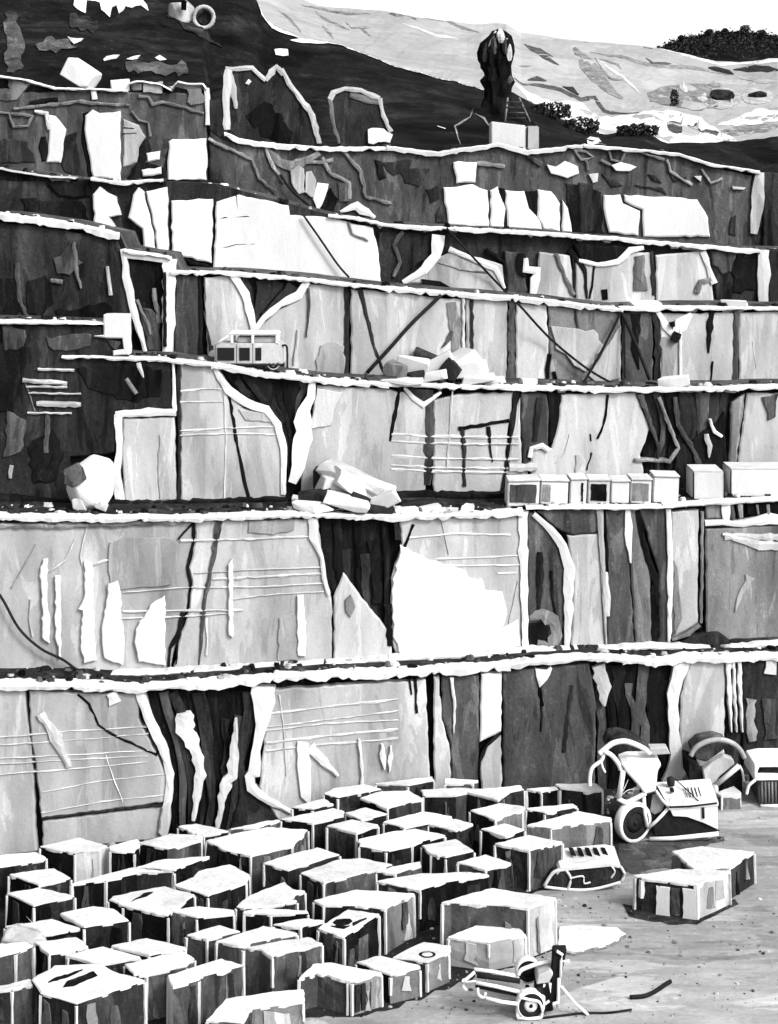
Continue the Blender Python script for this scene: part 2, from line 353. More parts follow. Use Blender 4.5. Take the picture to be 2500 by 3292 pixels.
rim('B', R6('578,58 582,300 590,660'), [34, 24, 20]); rim('B', R5('1350,85 1355,170 1390,260 1400,350 1420,420'), [30, 26, 14, 12, 10])
ribbon('B', 'D', R6('30,95 40,180'), 18, -.1, 'crack'); crack('B', R6('105,115 85,170 65,215'), 9); crack('B', R6('-5,460 5,640'), 20)
for s_ in ('85,172 300,155 525,160', '200,265 400,258 560,250', '250,295 420,292 565,290', '470,325 550,325'): ridge('B', R6(s_), 8, 'W')
ridge('B', R6('222,80 240,160 258,245'), 6); ridge('B', R6('555,360 525,500 505,640'), 6)
panel('B', 'G', R6('600,62 625,70 720,170 758,300 748,700 600,700'))
panel('B', 'G', R6('640,58 912,50 898,150 800,163 745,145'), d=.0)
panel('B', 'L', R6('770,165 905,155 920,300 936,700 786,700 797,380'))
rim('B', R6('625,68 700,140 752,210 780,300 775,480 768,655'), [14, 22, 30, 36, 26, 16])
panel('B', 'G', R6('928,60 1018,52 1038,300 1064,700 946,700'))
panel('B', 'M', R6('1024,50 1066,48 1092,200 1130,340 1138,700 1070,700 1045,300'))
panel('B', 'G', R6('1082,48 1194,48 1212,450 1204,700 1166,700 1168,320'))
crack('B', R6('1072,45 1090,150 1120,270 1148,340 1150,630'), [12, 16, 22, 26, 18])
rim('B', R6('1205,48 1216,300 1210,640'), [16, 18, 10]); rim('B', R6('1032,48 1035,200 1042,280'), [18, 22, 6]); rim('B', R6('908,52 925,300 938,640'), [20, 14, 6], 'L')
crack('B', R6('930,60 940,200 945,320'), 8, 'K'); ribbon('B', 'L', R6('935,320 945,510'), 18, -.1, 'pale_splinter')
panel('B', 'L', R6('1222,62 1338,52 1334,540 1226,610 1218,450')); panel('B', 'M', R6('1230,270 1245,300 1265,520 1235,590 1225,420'), d=-.1, name='grey_patch', bev=2)
ribbon('B', 'K', R6('1350,45 1352,300 1345,600'), 16, .1, 'crack'); ribbon('B', 'M', R6('1352,60 1354,300 1348,540'), 8, -.06, 'vein')
panel('B', 'M', R6('1368,135 1690,118 2500,110 2500,690 1372,690'))
ribbon('B', 'L', R6('1440,155 1540,185 1600,205 1690,205'), [8, 22, 30, 22], -.12, 'pale_vein'); ribbon('B', 'l', R6('1450,165 1690,170'), 22, -.1, 'pale_vein')
ribbon('B', 'L', R6('1560,340 1520,410 1495,490'), [26, 16, 5], -.1, 'pale_vein')
rim('B', R6('1365,110 1440,105 1530,112 1640,90 1700,95'), [18, 18, 18, 34, 30]); rim('B', R6('1455,25 1455,100'), 26)
panel('B', 'K', R6('1545,25 1690,20 1690,72 1550,75'), d=-.02); panel('B', 'M', R6('1370,30 1440,26 1438,92 1372,92'), d=0)
for x_ in (1590, 1635): ribbon('B', 'M', R6('%d,28 %d,70' % (x_, x_ + 4)), 9, -.1, 'post')
ribbon('B', 'G', R6('1480,30 1484,95'), 12, -.1, 'post'); ribbon('B', 'L', R6('1515,25 1522,85'), 14, -.1, 'post')
crack('B', R6('1370,122 1440,122 1530,118'), 9)
ribbon('B', 'M', R6('1220,610 1290,580 1340,545'), [8, 14, 10], -.25, 'pale_vein'); panel('B', 'D', R6('1225,640 1300,595 1420,575 1470,610 1690,600 1690,680 1225,690'), d=-.16)
ribbon('B', 'M', R6('608,520 660,500 710,530 725,590 690,640 640,630'), [16, 34, 40, 40, 30, 26], -.1, 'pale_vein')
panel('B', 'K', R6('598,540 655,535 690,560 690,610 640,640 600,650'), d=-.05)
crack('B', R6('650,235 655,330 645,500'), [18, 22, 8]); crack('B', R6('700,315 705,420 725,520'), [14, 10, 4])
panel('B', 'N', R5('475,190 560,172 700,168 762,185 755,300 740,375 560,392 478,398 468,290'), d=-.06, name='grey_patch', bev=2); 
panel('B', 'N', R5('1205,520 1260,490 1285,520 1285,700 1200,705'), d=-.06, name='grey_patch', bev=2); panel('B', 'N', R5('1075,100 1275,95 1270,140 1180,160 1070,150'), d=-.06, name='grey_patch', bev=2)
for s_ in ('188,262 208,260 204,400 206,480 216,520 216,625 180,600 184,480 174,320', '240,335 262,335 262,480 264,690 240,600', '366,268 400,282 404,520 416,700 366,712 350,640 358,485 338,480 364,430',
           '468,372 510,355 522,400 525,520 536,600 530,722 450,690 440,560 462,430', '588,565 650,460 712,420 716,722 600,706 580,620', '985,285 1005,262 1006,600 990,590', '1284,420 1310,418 1322,540 1320,682 1286,680'):
    panel('B', 'W', R5(s_), d=-.13, name='white_slab', bev=3, amp=3, step=14)
crack('B', R5('835,92 836,185 808,300 824,365 812,480'), 7); crack('B', R5('790,495 770,590 735,650 728,740'), [14, 20, 10, 8]); crack('B', R5('800,500 765,600 760,720'), 6)
crack('B', R5('950,90 920,260 882,450 860,720'), [22, 16, 14, 4], 'G'); crack('B', R5('845,92 770,180'), 6)
for s_ in ('840,325 1100,310 1390,300', '920,352 1150,340 1390,328', '530,410 800,388 1100,385 1400,370', '530,492 1050,485', '525,522 800,512 990,500', '780,186 1050,180 1370,165', '1000,440 1200,415 1400,405'): ridge('B', R5(s_), random.choice((7, 12)))
ridge('B', R5('375,130 345,250 365,330'), 7); ridge('B', R5('155,200 100,300 50,390'), 10, 'L'); ridge('B', R5('325,180 280,270 215,320'), 9, 'L'); ridge('B', R5('400,290 520,250'), 10)
ridge('B', R5('130,440 125,520 140,600'), 8); ridge('B', R5('890,520 895,600 890,680'), 14); ribbon('B', 'M', R5('-40,120 300,122 790,103'), 14, -.1, 'saw_ridge')
lip('B', src('-700,1660 0,1657 300,1663 600,1663 990,1652'), 26); lip('B', src('980,1655 1250,1658 1500,1654 1680,1642'), 28); lip('B', src('1690,1632 2120,1628 2160,1626'), 13); lip('B', src('2130,1626 2300,1612 2500,1603 3200,1593'), 16)
ribbon('B', 'W', R5('-940,770 300,770 640,752 1200,725 1690,695'), 10, -.3, 'foot_strip', a=60.9); ribbon('B', 'W', R6('0,690 300,678 600,655 900,655 1100,640 1280,640 1420,650 1690,622'), 12, -.3, 'foot_strip', a=60.9)

# ---- wall C
panel('C', 'D', R3('-940,320 450,335 535,400 555,470 735,490 748,690 500,700 492,880 420,890 300,900 290,1140 -940,1140'), d=0)
for s_ in ('-40,400 60,420 90,560 60,700 -40,690', '330,520 480,500 700,520 690,640 560,660 380,600', '120,850 230,780 280,880 240,1000 150,1010'): panel('C', 'K', R3(s_), d=-.07, name='black_patch', bev=2, amp=8)
for s_ in ('10,330 110,350 100,420 20,440', '200,380 400,370 390,420 230,440', '30,700 110,740 90,880 10,900', '440,380 520,400 500,440'): panel('C', 'G', R3(s_), d=-.08, name='grey_patch', bev=2, amp=9)
for s_, w_ in (('165,518 320,524', 8), ('100,566 290,580', 12), ('115,595 290,596', 7), ('125,622 350,625', 6), ('160,668 350,672', 16), ('120,707 310,710', 6)): ribbon('C', 'L', R3(s_), w_, -.13, 'saw_ridge', 1.5)
crack('C', R3('105,570 150,700'), 5, 'M'); ribbon('C', 'G', R3('205,715 200,880'), 14, -.1, 'stone_splinter'); ribbon('C', 'L', R3('52,935 45,990'), 12, -.1, 'pale_splinter'); ribbon('C', 'L', R3('600,490 620,555'), [18, 6], -.12, 'pale_splinter'); ribbon('C', 'M', R3('545,560 590,625'), [10, 16], -.1, 'pale_splinter')
panel('C', 'L', R3('530,735 752,728 766,1140 540,1140 528,940'))
rim('C', R3('500,715 640,705 760,705'), [22, 28, 22]); rim('C', R3('512,715 515,880 500,960 520,1090'), [26, 20, 22, 34]); rim('C', R3('748,490 752,600 756,700'), [8, 10, 12])
panel('C', 'N', R3('690,800 720,870 735,1000 735,1080 690,1085 680,950'), d=-.06, name='grey_patch', bev=2)
panel('C', 'L', R3('778,492 915,512 975,610 1050,690 1180,715 1215,840 1232,1140 780,1140'))
crack('C', R3('770,500 775,800 772,1090'), 9, 'D'); crack('C', R3('985,608 1015,790 1045,950 1075,1090'), 10)
for s_ in ('780,616 870,605 965,606', '778,662 965,660', '775,786 970,775 1190,768', '775,806 1000,798 1190,802'): ridge('C', R3(s_), 9)
ridge('C', R3('965,600 975,800 968,1090'), 8); panel('C', 'N', R3('1030,690 1180,718 1195,750 1060,740'), d=-.06, name='grey_patch', bev=2)
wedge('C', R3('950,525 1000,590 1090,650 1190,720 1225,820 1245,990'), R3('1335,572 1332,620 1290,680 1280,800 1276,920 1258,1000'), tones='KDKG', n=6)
rim('C', R3('925,512 985,610 1060,665 1150,695 1200,760 1225,860 1225,1060'), [14, 22, 24, 22, 22, 20, 16]); rim('C', R3('1348,575 1345,640 1310,700 1310,820 1290,940 1262,1010'), [22, 26, 60, 60, 46, 30])
panel('C', 'L', src('1018,1240 1235,1250 1300,1262 1370,1290 1364,1640 960,1640 968,1540 1005,1330'))
panel('C', 'l', R3('1370,600 1480,620 1440,700 1430,760 1340,780'), d=-.085, name='pale_patch', bev=2)
crack('C', R4('48,600 25,720 5,830'), [10, 14, 6]); rim('C', R4('65,600 110,640 150,675 190,645 225,620'), [8, 18, 22, 16, 8]); panel('C', 'D', R4('80,600 190,610 190,635 150,655 110,630'), d=-.14, bev=2, amp=1)
panel('C', 'L', R4('192,655 300,630 540,622 512,800 485,1100 190,1100')); panel('C', 'L', R4('540,700 566,640 572,930 600,940 600,1100 495,1100'), d=.02)
crack('C', R4('175,660 178,800 165,1020'), 26, 'G'); crack('C', R4('552,612 535,740 505,940 485,1065'), [20, 12, 9, 8])
crack('C', R4('300,776 400,762 520,742'), 12); crack('C', R4('318,780 325,900 325,1025'), 13, 'D'); crack('C', R4('430,768 435,850 448,920'), [14, 9, 4])
for y_ in (810, 840, 905, 945, 962): ridge('C', R4('10,%d 180,%d 560,%d' % (y_ - 10, y_, y_ + 4)), random.choice((8, 13)))
ridge('C', R4('275,610 265,740 250,950'), 9); ribbon('C', 'l', R4('520,945 640,940'), 22, -.14, 'saw_ridge')
panel('C', 'G', R4('570,628 640,622 680,630 690,700 688,850 612,858 604,935 578,935')); panel('C', 'D', R4('640,640 668,640 650,740 640,830 620,830 630,720'), d=-.08, bev=2)
panel('C', 'K', R4('682,622 742,628 728,770 716,850 694,840 690,720'), d=.05)
panel('C', 'l', R4('745,632 1065,622 1105,720 1124,780 1085,890 1100,955 1100,1100 600,1100 615,945 620,868 705,862 728,775'))
ribbon('C', 'W', R4('610,900 615,860 660,850 690,870'), 14, -.14, 'pale_vein'); crack('C', R4('945,630 935,720 915,790 900,820'), 7); crack('C', R4('875,880 855,955'), 5); crack('C', R4('870,800 872,830'), 6)
panel('C', 'N', R4('805,890 830,885 850,920 845,990 805,985'), d=-.06, name='grey_patch', bev=2)
ridge('C', R4('780,800 760,880 720,925'), 7); 
wedge('C', R4('1095,625 1130,770 1095,890 1130,1080'), R4('1475,625 1455,780 1462,930 1300,1080'), tones='DGDKG', n=8, base='D')
panel('C', 'K', R4('1240,860 1310,830 1390,770 1450,700 1458,930 1300,1060 1240,1060'), d=.0, name='black_patch', amp=6)
ribbon('C', 'G', R4('1085,625 1130,760 1165,850 1160,950'), [20, 14, 12, 6], -.1, 'stone_splinter'); ribbon('C', 'M', R4('1165,640 1210,760 1250,860 1210,915 1060,910'), 11, -.12, 'stone_splinter'); ribbon('C', 'G', R4('1235,640 1250,760 1310,860 1340,930'), 16, -.1, 'stone_splinter')
ribbon('C', 'W', R4('1385,735 1405,790 1438,810'), [10, 12, 8], -.14, 'pale_splinter'); ribbon('C', 'L', R4('1370,800 1385,850 1380,900'), [16, 20, 6], -.14, 'pale_splinter')
panel('C', 'M', R4('1480,665 1540,625 1500,930 1470,930')); panel('C', 'L', R4('1548,625 1690,625 2500,630 2500,1100 1490,1100 1508,930'))
panel('C', 'G', R4('1610,640 1680,625 1670,730 1640,740'), d=-.085, name='grey_patch', bev=2, amp=7)
lip('C', src('-700,1030 0,1032 200,1036 335,1040'), 14); lip('C', src('200,1146 300,1146 520,1154 690,1172 760,1182'), 17); lip('C', src('680,1172 880,1206 1000,1220 1250,1234'), 26); lip('C', src('1240,1232 1500,1242 1620,1242 2000,1252 2370,1248'), 22); lip('C', src('2350,1246 2500,1242 3200,1237'), 20)
panel('C', 'W', R3('450,282 555,284 558,455 490,460 490,438 535,432 530,385 410,378 450,370'), d=-.2, name='white_slab', bev=4)
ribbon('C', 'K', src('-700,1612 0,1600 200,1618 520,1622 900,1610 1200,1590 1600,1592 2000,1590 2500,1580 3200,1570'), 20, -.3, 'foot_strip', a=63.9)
ribbon('C', 'W', src('940,1600 1060,1600 1180,1612 1260,1600'), 10, -.5, 'foot_strip', a=63.4)

# ---- wall D
panel('D', 'D', src('-700,690 0,715 200,740 375,775 395,850 420,960 450,1060 330,1085 -700,1085'), d=0)
for s_ in ('-40,130 60,130 110,250 60,300 -40,290', '120,140 200,110 230,230 180,290 110,280', '240,270 470,230 500,290 260,310'): panel('D', 'K', R3(s_), d=-.07, name='black_patch', bev=2, amp=8)
panel('D', 'G', R3('230,40 300,-20 360,60 300,120 240,110'), d=-.075, name='grey_patch', bev=2, amp=10)
ribbon('D', 'M', R3('320,-30 330,90 350,170'), [10, 14, 5], -.12, 'pale_splinter'); ribbon('D', 'L', R3('465,75 478,200'), [8, 10], -.12, 'pale_splinter'); ribbon('D', 'G', R3('75,60 85,220 120,300'), 14, -.1, 'stone_splinter'); ribbon('D', 'M', R3('220,135 270,142'), 12, -.12, 'pale_splinter')
panel('D', 'K', R3('545,50 708,62 704,560 640,560 600,330'), d=.12, name='fracture_zone')
panel('D', 'G', R3('600,250 650,260 690,300 690,440 640,440'), d=.0, name='grey_patch', amp=6); ribbon('D', 'M', R3('665,170 670,230 690,320'), 12, -.05, 'stone_splinter'); ribbon('D', 'M', R3('590,220 640,330 650,370'), 9, -.05, 'stone_splinter')
rim('D', R3('530,0 545,120 580,280 635,470'), [16, 24, 20, 10]); rim('D', R3('732,45 730,250 722,475'), [40, 40, 34]); ribbon('D', 'K', R3('712,100 716,420'), 9, -.3, 'crack'); rim('D', R3('540,28 640,40 730,52'), 16)
panel('D', 'G', R3('758,112 862,118 872,300 866,560 750,560')); panel('D', 'L', R3('880,122 1000,122 1040,200 1085,350 1085,600 905,600 890,330'))
panel('D', 'N', R3('885,125 925,125 935,300 915,420 890,330'), d=-.06, name='grey_patch', bev=2)
crack('D', R3('860,115 866,260 864,480'), 11); crack('D', R3('880,270 900,360 908,440'), 6, 'D')
wedge('D', R3('1020,128 1055,190 1080,260 1100,370'), R3('1320,145 1240,215 1150,280 1112,370'), tones='KDD', n=4)
rim('D', R3('1010,112 1060,195 1085,290 1098,375'), [26, 24, 22, 14]); rim('D', R3('1330,140 1290,200 1210,240 1140,300 1105,345'), [18, 34, 20, 22, 14])
panel('D', 'L', R3('1340,155 1488,162 1488,640 1230,640 1225,420 1110,400 1118,340 1200,265 1290,215'))
panel('D', 'N', R3('1385,420 1440,400 1485,420 1485,555 1360,550 1360,480'), d=-.06, name='grey_patch', bev=2, amp=7); ribbon('D', 'G', R3('1330,170 1335,260 1325,380'), [10, 8, 3], -.1, 'vein'); ribbon('D', 'l', R3('1290,350 1270,500'), 7, -.1, 'vein'); 
crack('D', R3('1500,155 1498,350 1496,560'), 16, 'D')
panel('D', 'L', src('1127,930 1250,940 1380,955 1484,962 1487,1300 1127,1300')); panel('D', 'L', R4('332,212 512,226 512,660 335,660'))
crack('D', R3('1555,165 1580,280 1610,400 1655,530'), [14, 12, 9, 8], 'D'); ribbon('D', 'M', R4('270,230 290,350 285,470'), [30, 40, 14], -.09, 'grey_patch'); ribbon('D', 'l', R4('320,205 322,460'), 9, -.12, 'vein'); crack('D', R4('358,215 358,470'), 10, 'D')
ribbon('D', 'G', R4('272,355 250,400 230,425'), [14, 12, 4], -.12, 'stone_splinter')
crack('D', R4('530,225 528,400 528,575'), 22, 'G'); panel('D', 'l', R4('548,240 680,242 690,450 690,660 550,660'))
panel('D', 'M', R4('688,246 1000,278 1005,430 1000,660 692,660 696,450')); panel('D', 'G', R4('1010,280 1138,272 1142,660 1008,660')); panel('D', 'L', R4('700,330 880,350 930,420 850,530 720,430'), d=-.085, name='pale_patch', bev=2, amp=8)
panel('D', 'L', R4('860,545 1000,330 1000,560 900,580'), d=-.08, name='pale_patch', bev=2)
crack('D', R4('800,250 822,360 838,480'), [8, 12, 3], 'G'); crack('D', R4('695,455 685,520 680,580'), [16, 20, 12]); crack('D', R4('710,530 720,580'), 14)
crack('D', R4('1150,265 1162,400 1155,585'), 20, 'D'); crack('D', R4('1065,280 1070,350 1060,430 1080,520'), [30, 24, 16, 6])
panel('D', 'L', R4('1172,282 1488,278 1492,660 1170,660')); rim('D', R4('1160,268 1195,330 1225,370 1260,325 1305,280'), [14, 24, 30, 40, 12]); ribbon('D', 'K', R4('1245,360 1225,400'), 24, -.3, 'crack'); ribbon('D', 'K', R4('1220,315 1225,335'), 14, -.3, 'crack')
rim('D', R4('1258,330 1258,560'), [9, 9], d=-.12); crack('D', R4('1395,265 1385,340 1382,390 1380,450'), [18, 24, 18, 6]); crack('D', R4('1398,485 1390,570'), 8)
ridge('D', R4('1570,400 1585,510 1540,550'), 5); panel('D', 'N', R4('1175,380 1250,370 1230,560 1175,560'), d=-.06, name='grey_patch', bev=2, amp=6)
crack('D', R4('1500,268 1500,400 1495,580'), 16, 'G'); panel('D', 'L', R4('1514,278 1690,272 2500,275 2500,660 1512,660'))
lip('D', src('-700,660 0,688 200,716 380,754'), [0, 0][0] or 34); lip('D', src('400,806 540,826 548,832'), 14); lip('D', src('550,874 745,878 1000,900 1250,928'), 18); lip('D', src('1240,926 1550,950 1640,956'), 26); lip('D', src('1630,954 1770,968 2000,996'), 24); lip('D', src('1990,990 2220,988 2500,992 3200,997'), 18)

# ---- wall E
panel('E', 'D', src('-700,560 0,580 290,590 300,740 -700,700'), d=.15); panel('E', 'D', src('1215,745 1390,752 1378,832 1340,850 1290,905 1228,960 1215,900'), d=.12, name='fracture_zone')
panel('E', 'K', R1('90,860 350,870 390,960 250,960 100,920'), d=.05, name='black_patch', amp=6); panel('E', 'K', R1('200,790 380,775 390,850 260,850'), d=.05, name='black_patch', amp=6)
for s_ in ('400,840 430,808 498,850 520,930 470,940 506,1002 410,982', '740,866 918,860 912,1138 742,1096', '575,840 600,808 622,828 640,900 662,1000 672,1088 622,1082 615,990 555,940', '632,828 720,808 726,1086 680,1090 672,1000 650,900'):
    panel('E', 'W', R1(s_), name='white_slab', d=random.uniform(-.15, .0), amp=3)
panel('E', 'W', [*R1('935,872 1030,842 1180,872 1245,888 1250,930 1430,942 1610,985 1636,1100'), *R3('1645,145 1300,125 920,96')], d=-.05, name='white_slab')
crack('E', R1('940,945 1020,938 1080,934'), 8); crack('E', R1('930,1080 1020,1056 1100,1054'), 6); crack('E', R1('400,845 455,915'), 4); crack('E', R1('1020,845 1025,905'), 5)
ribbon('E', 'M', R1('1505,960 1520,1010 1590,1040'), 8, -.12, 'vein'); crack('E', R3('780,35 830,60 905,75'), [4, 14, 6])
panel('E', 'M', R1('700,1080 735,1100') + R3('735,85 900,100 1000,105 740,110') , d=-.02, bev=1, amp=1)
ribbon('E', 'G', R1('1740,1000 1700,1060 1720,1100') + R3('1730,60 1700,120'), 12, .0, 'stone_splinter')
panel('E', 'L', R4('60,150 150,90 210,40 270,10 340,25 490,70 504,190 350,200 150,150'))
rim('E', R4('215,-60 205,30 150,90 60,145'), [40, 34, 26, 14]); rim('E', R4('260,0 350,40 460,85 500,170'), [16, 14, 20, 8]); crack('E', R4('215,60 330,95 430,105'), 6, 'M'); crack('E', R4('420,0 500,60 508,180'), [10, 12, 12])
panel('E', 'K', R4('140,130 220,140 310,185 240,185 150,165'), d=-.1, amp=2, bev=2); panel('E', 'G', R4('500,10 570,15 600,180 570,230 508,220'), d=.08)
crack('E', R4('575,20 570,100 590,120'), [26, 30, 8]); panel('E', 'L', R4('650,15 780,30 800,120 804,260 600,260 640,120')); rim('E', R4('590,40 590,90 640,95 620,200'), [16, 30, 30, 18])
panel('E', 'L', R4('806,60 900,72 1000,70 1046,15 1132,15 1146,110 1146,270 808,270')); panel('E', 'K', R4('800,-20 1030,-10 990,48 880,62 830,45'), d=-.04, amp=4); rim('E', R4('820,50 900,68 990,55 1040,5 1100,-5'), [10, 14, 16, 20, 14])
crack('E', R4('780,5 845,90 855,215'), [16, 14, 6]); crack('E', R4('888,70 882,130 866,215'), 7); crack('E', R4('795,40 800,210'), 7, 'D'); crack('E', R4('1135,10 1140,100 1145,200'), [8, 16, 10], 'D'); ribbon('E', 'M', R4('1080,30 1085,180'), 40, -.08, 'grey_patch')
ribbon('E', 'M', R4('720,20 760,120 800,200'), 12, -.1, 'vein'); crack('E', R4('930,175 935,220'), 18)
panel('E', 'l', R4('1152,30 1345,10 1395,110 1405,290 1160,290')); rim('E', R4('1355,10 1380,80 1405,150'), [20, 16, 20]); panel('E', 'D', R4('1375,5 1610,10 1598,270 1430,270 1405,140'), d=.08); panel('E', 'G', R4('1390,10 1500,15 1480,100 1440,110 1400,70'), d=-.02, name='grey_patch', amp=5)
ribbon('E', 'M', R4('1330,190 1345,140 1390,130'), 16, -.12, 'vein'); panel('E', 'K', R4('1500,30 1590,40 1580,180 1490,190 1480,100'), d=.0, name='black_patch', amp=6)
rim('E', R4('1618,5 1620,110 1615,230'), [34, 40, 26], 'l'); panel('E', 'D', R4('1642,0 2500,10 2500,290 1645,290'))
lip('E', R1('-40,720 60,740 200,762 330,770'), 9, 'l'); lip('E', R1('395,770 470,785 560,785 700,778'), 18); lip('E', src('1055,694 1130,700 1250,724 1470,736'), 18); lip('E', src('1460,734 1730,748 2000,768 2080,776 2440,806'), 20)

# ---- wall F
panel('F', 'G', R1('-940,380 0,400 250,396 560,400 880,400 892,600 892,1000 400,1000 -940,1000'), d=.05)
panel('F', 'G', [*R1('905,560 975,590 1110,625 1380,650 1680,655'), *R2('210,668 480,640 600,665 850,640 1060,655 1250,675 1400,722 1570,760 1565,1150 200,1100'), *R1('1500,1000 905,860')], d=.05)
for s_ in ('205,495 240,500 285,560 262,702 200,702 212,600', '370,500 400,475 430,490 520,480 522,782 402,768 366,560', '728,612 745,600 892,598 892,780 726,782', '612,735 695,720 697,752 618,762', '632,660 690,652 688,690 636,700'): panel('F', 'W', R1(s_), name='white_slab', d=random.uniform(-.15, -.05), amp=3)
panel('F', 'L', R1('532,512 600,540 630,592 600,640 590,700 532,722'), name='white_slab', d=-.04); crack('F', R1('535,552 580,555'), 5); crack('F', R1('530,578 590,575'), 5)
panel('F', 'K', R1('355,490 385,480 372,560 400,765 380,765 350,620'), d=-.0, amp=3); panel('F', 'K', R1('590,600 640,595 660,650 630,700 700,720 720,640 722,775 540,775 590,700'), d=.02, amp=5); panel('F', 'K', R1('175,590 195,590 210,690 180,700 165,640'), d=-.02, amp=3)
panel('F', 'D', R1('270,590 330,570 350,700 330,760 270,740'), d=-.02, name='black_patch', amp=6); panel('F', 'D', R1('-40,600 120,610 150,700 -40,710'), d=-.02, name='black_patch', amp=6)
ribbon('F', 'M', R1('-40,480 40,490 60,550 120,545 140,500 50,490'), 9, -.1, 'vein'); ribbon('F', 'M', R1('60,470 200,455 330,440 560,455'), 10, -.1, 'vein'); ribbon('F', 'M', R1('570,480 600,520 640,530 650,590'), 8, -.1, 'vein'); ribbon('F', 'M', R1('600,415 640,420 660,450 700,440 800,465 880,490'), 10, -.1, 'vein'); ribbon('F', 'L', R1('150,480 200,490 215,560'), 12, -.1, 'vein')
ribbon('F', 'W', R1('400,385 410,430'), 14, -.1, 'pale_splinter'); ribbon('F', 'M', R1('80,350 60,410 -20,400'), [60, 40, 30], -.05, 'grey_patch'); ribbon('F', 'K', R1('130,445 250,430'), 14, -.1, 'crack')
rim('F', R1('893,380 897,540'), 14); ribbon('F', 'L', R1('620,375 700,380'), 40, -.1, 'pale_patch'); ribbon('F', 'M', R1('840,385 850,450'), 50, -.1, 'grey_patch')
for s_ in ('278,702 300,696 380,700 372,790 292,792', '235,812 360,796 426,822 430,988 256,970', '436,822 468,806 490,870 502,900 496,992 440,988', '500,822 582,826 604,900 650,952 662,998 512,992', '640,820 700,826 738,880 738,1002 668,992 640,940', '746,862 772,900 790,1004 748,1002', '926,842 998,840 1008,880 1084,912 1076,1018 952,1004 930,930', '1014,842 1200,850 1330,862 1376,940 1386,1022 1098,1022 1094,908 1020,870'):
    panel('F', 'W', R2(s_), name='white_slab', d=random.uniform(-.15, -.02), amp=3)
panel('F', 'K', R2('760,790 918,830 925,1000 960,1026 800,1020 770,880'), d=-.0, name='black_patch', amp=4); panel('F', 'D', R2('820,790 880,800 890,1000 830,1010'), d=-.05, name='stone_splinter', amp=3)
panel('F', 'K', R2('472,810 500,815 505,880 490,870'), d=-.08, amp=1, bev=1); panel('F', 'K', R2('584,826 636,825 640,940 610,900'), d=-.08, amp=2, bev=1)
for s_ in ('-40,700 100,690 90,730 20,760', '40,730 180,730 130,810 70,790', '160,820 210,800 220,860 180,880', '200,920 240,850 245,960 205,960', '1200,740 1290,770 1230,790', '1120,750 1150,760 1180,790 1140,780', '920,750 1010,800 960,810', '1060,800 1180,810 1200,840 1120,815', '1480,940 1500,930 1500,1020 1470,1010'): panel('F', 'D', R2(s_), d=-.02, name='black_patch', bev=2, amp=4)
for s_, t_ in (('680,712 720,720 760,695 815,720 820,750 770,770 700,750', 'W'), ('960,715 1000,700 1070,722 1040,740 980,738', 'W'), ('862,752 905,748 900,785 880,792', 'l'), ('1315,760 1350,760 1345,785', 'l'), ('1480,805 1540,810 1530,820 1485,818', 'l')): panel('F', t_, R2(s_), d=-.12, name='white_slab', bev=2, amp=2)
for s_ in ('800,645 830,690 880,680 850,655 800,650', '850,690 860,735', '950,650 960,690 1000,700 1020,660 1080,655 1190,690', '915,690 960,715', '1200,690 1215,740 1310,800', '1350,730 1390,790 1440,770'): ribbon('F', 'M', R2(s_), 8, -.1, 'vein')
ribbon('F', 'G', R2('600,670 640,700 660,710'), 16, -.12, 'vein'); ribbon('F', 'M', R2('380,705 500,720'), 14, -.1, 'vein')
for s_ in ('900,600 980,640 1090,690 1120,770 1190,830 1205,870', '1150,640 1180,720 1230,790', '1390,680 1430,750 1510,790 1510,860', '1480,650 1560,740 1580,850 1690,880', '1280,700 1390,700 1440,690'): ribbon('F', 'M', R1(s_), 11, -.1, 'vein')
ribbon('F', 'M', R1('1150,640 1210,700 1270,720 1380,660'), [16, 36, 30, 16], -.1, 'vein')
for s_, t_ in (('1255,740 1290,712 1312,730 1316,830 1290,840 1258,790', 'L'), ('1322,745 1345,738 1365,780 1362,860 1340,850 1318,830', 'L'), ('1370,790 1420,795 1390,890 1370,912 1350,860', 'W')): panel('F', t_, R1(s_), d=-.12, name='white_slab', bev=2)
panel('F', 'K', R1('1390,850 1430,810 1460,860 1440,930 1390,930'), d=-.05, amp=4); panel('F', 'K', R1('1618,690 1650,695 1670,770 1640,780'), d=-.05, amp=4); ribbon('F', 'G', R1('1490,790 1490,870'), 40, -.05, 'stone_splinter'); panel('F', 'K', R1('960,815 1010,820 1005,860 950,850'), d=-.04, amp=4)
ribbon('F', 'K', R1('720,785 930,790 1080,840 1200,870'), [14, 22, 14, 8], -.15, 'crack'); ribbon('F', 'W', R1('1470,915 1540,890 1620,940'), [8, 30, 10], -.16, 'white_slab')
rim('F', R2('1602,745 1595,850 1575,1010'), [30, 44, 28], 'L'); panel('F', 'D', R2('1625,745 2500,760 2500,1150 1620,1150'), d=.1)
rim('F', R1('985,300 975,430 980,560'), [24, 22, 20], 'l'); panel('F', 'D', R1('905,430 960,440 965,580 1050,625 960,600 905,560'), d=-.02, bev=2)
lip('F', R1('-940,318 0,330 110,345 240,382 400,385 550,392'), 12); lip('F', R1('560,360 600,350 690,365 740,390'), 12); lip('F', R1('735,388 770,352 820,365 880,362 892,385'), 10)
lip('F', R1('970,575 1040,605 1110,618 1380,640 1680,640') , 24); lip('F', R2('-10,634 200,662 480,622 600,655 850,628'), 24); lip('F', R2('840,628 1050,645 1250,666 1400,712 1600,742'), 18)

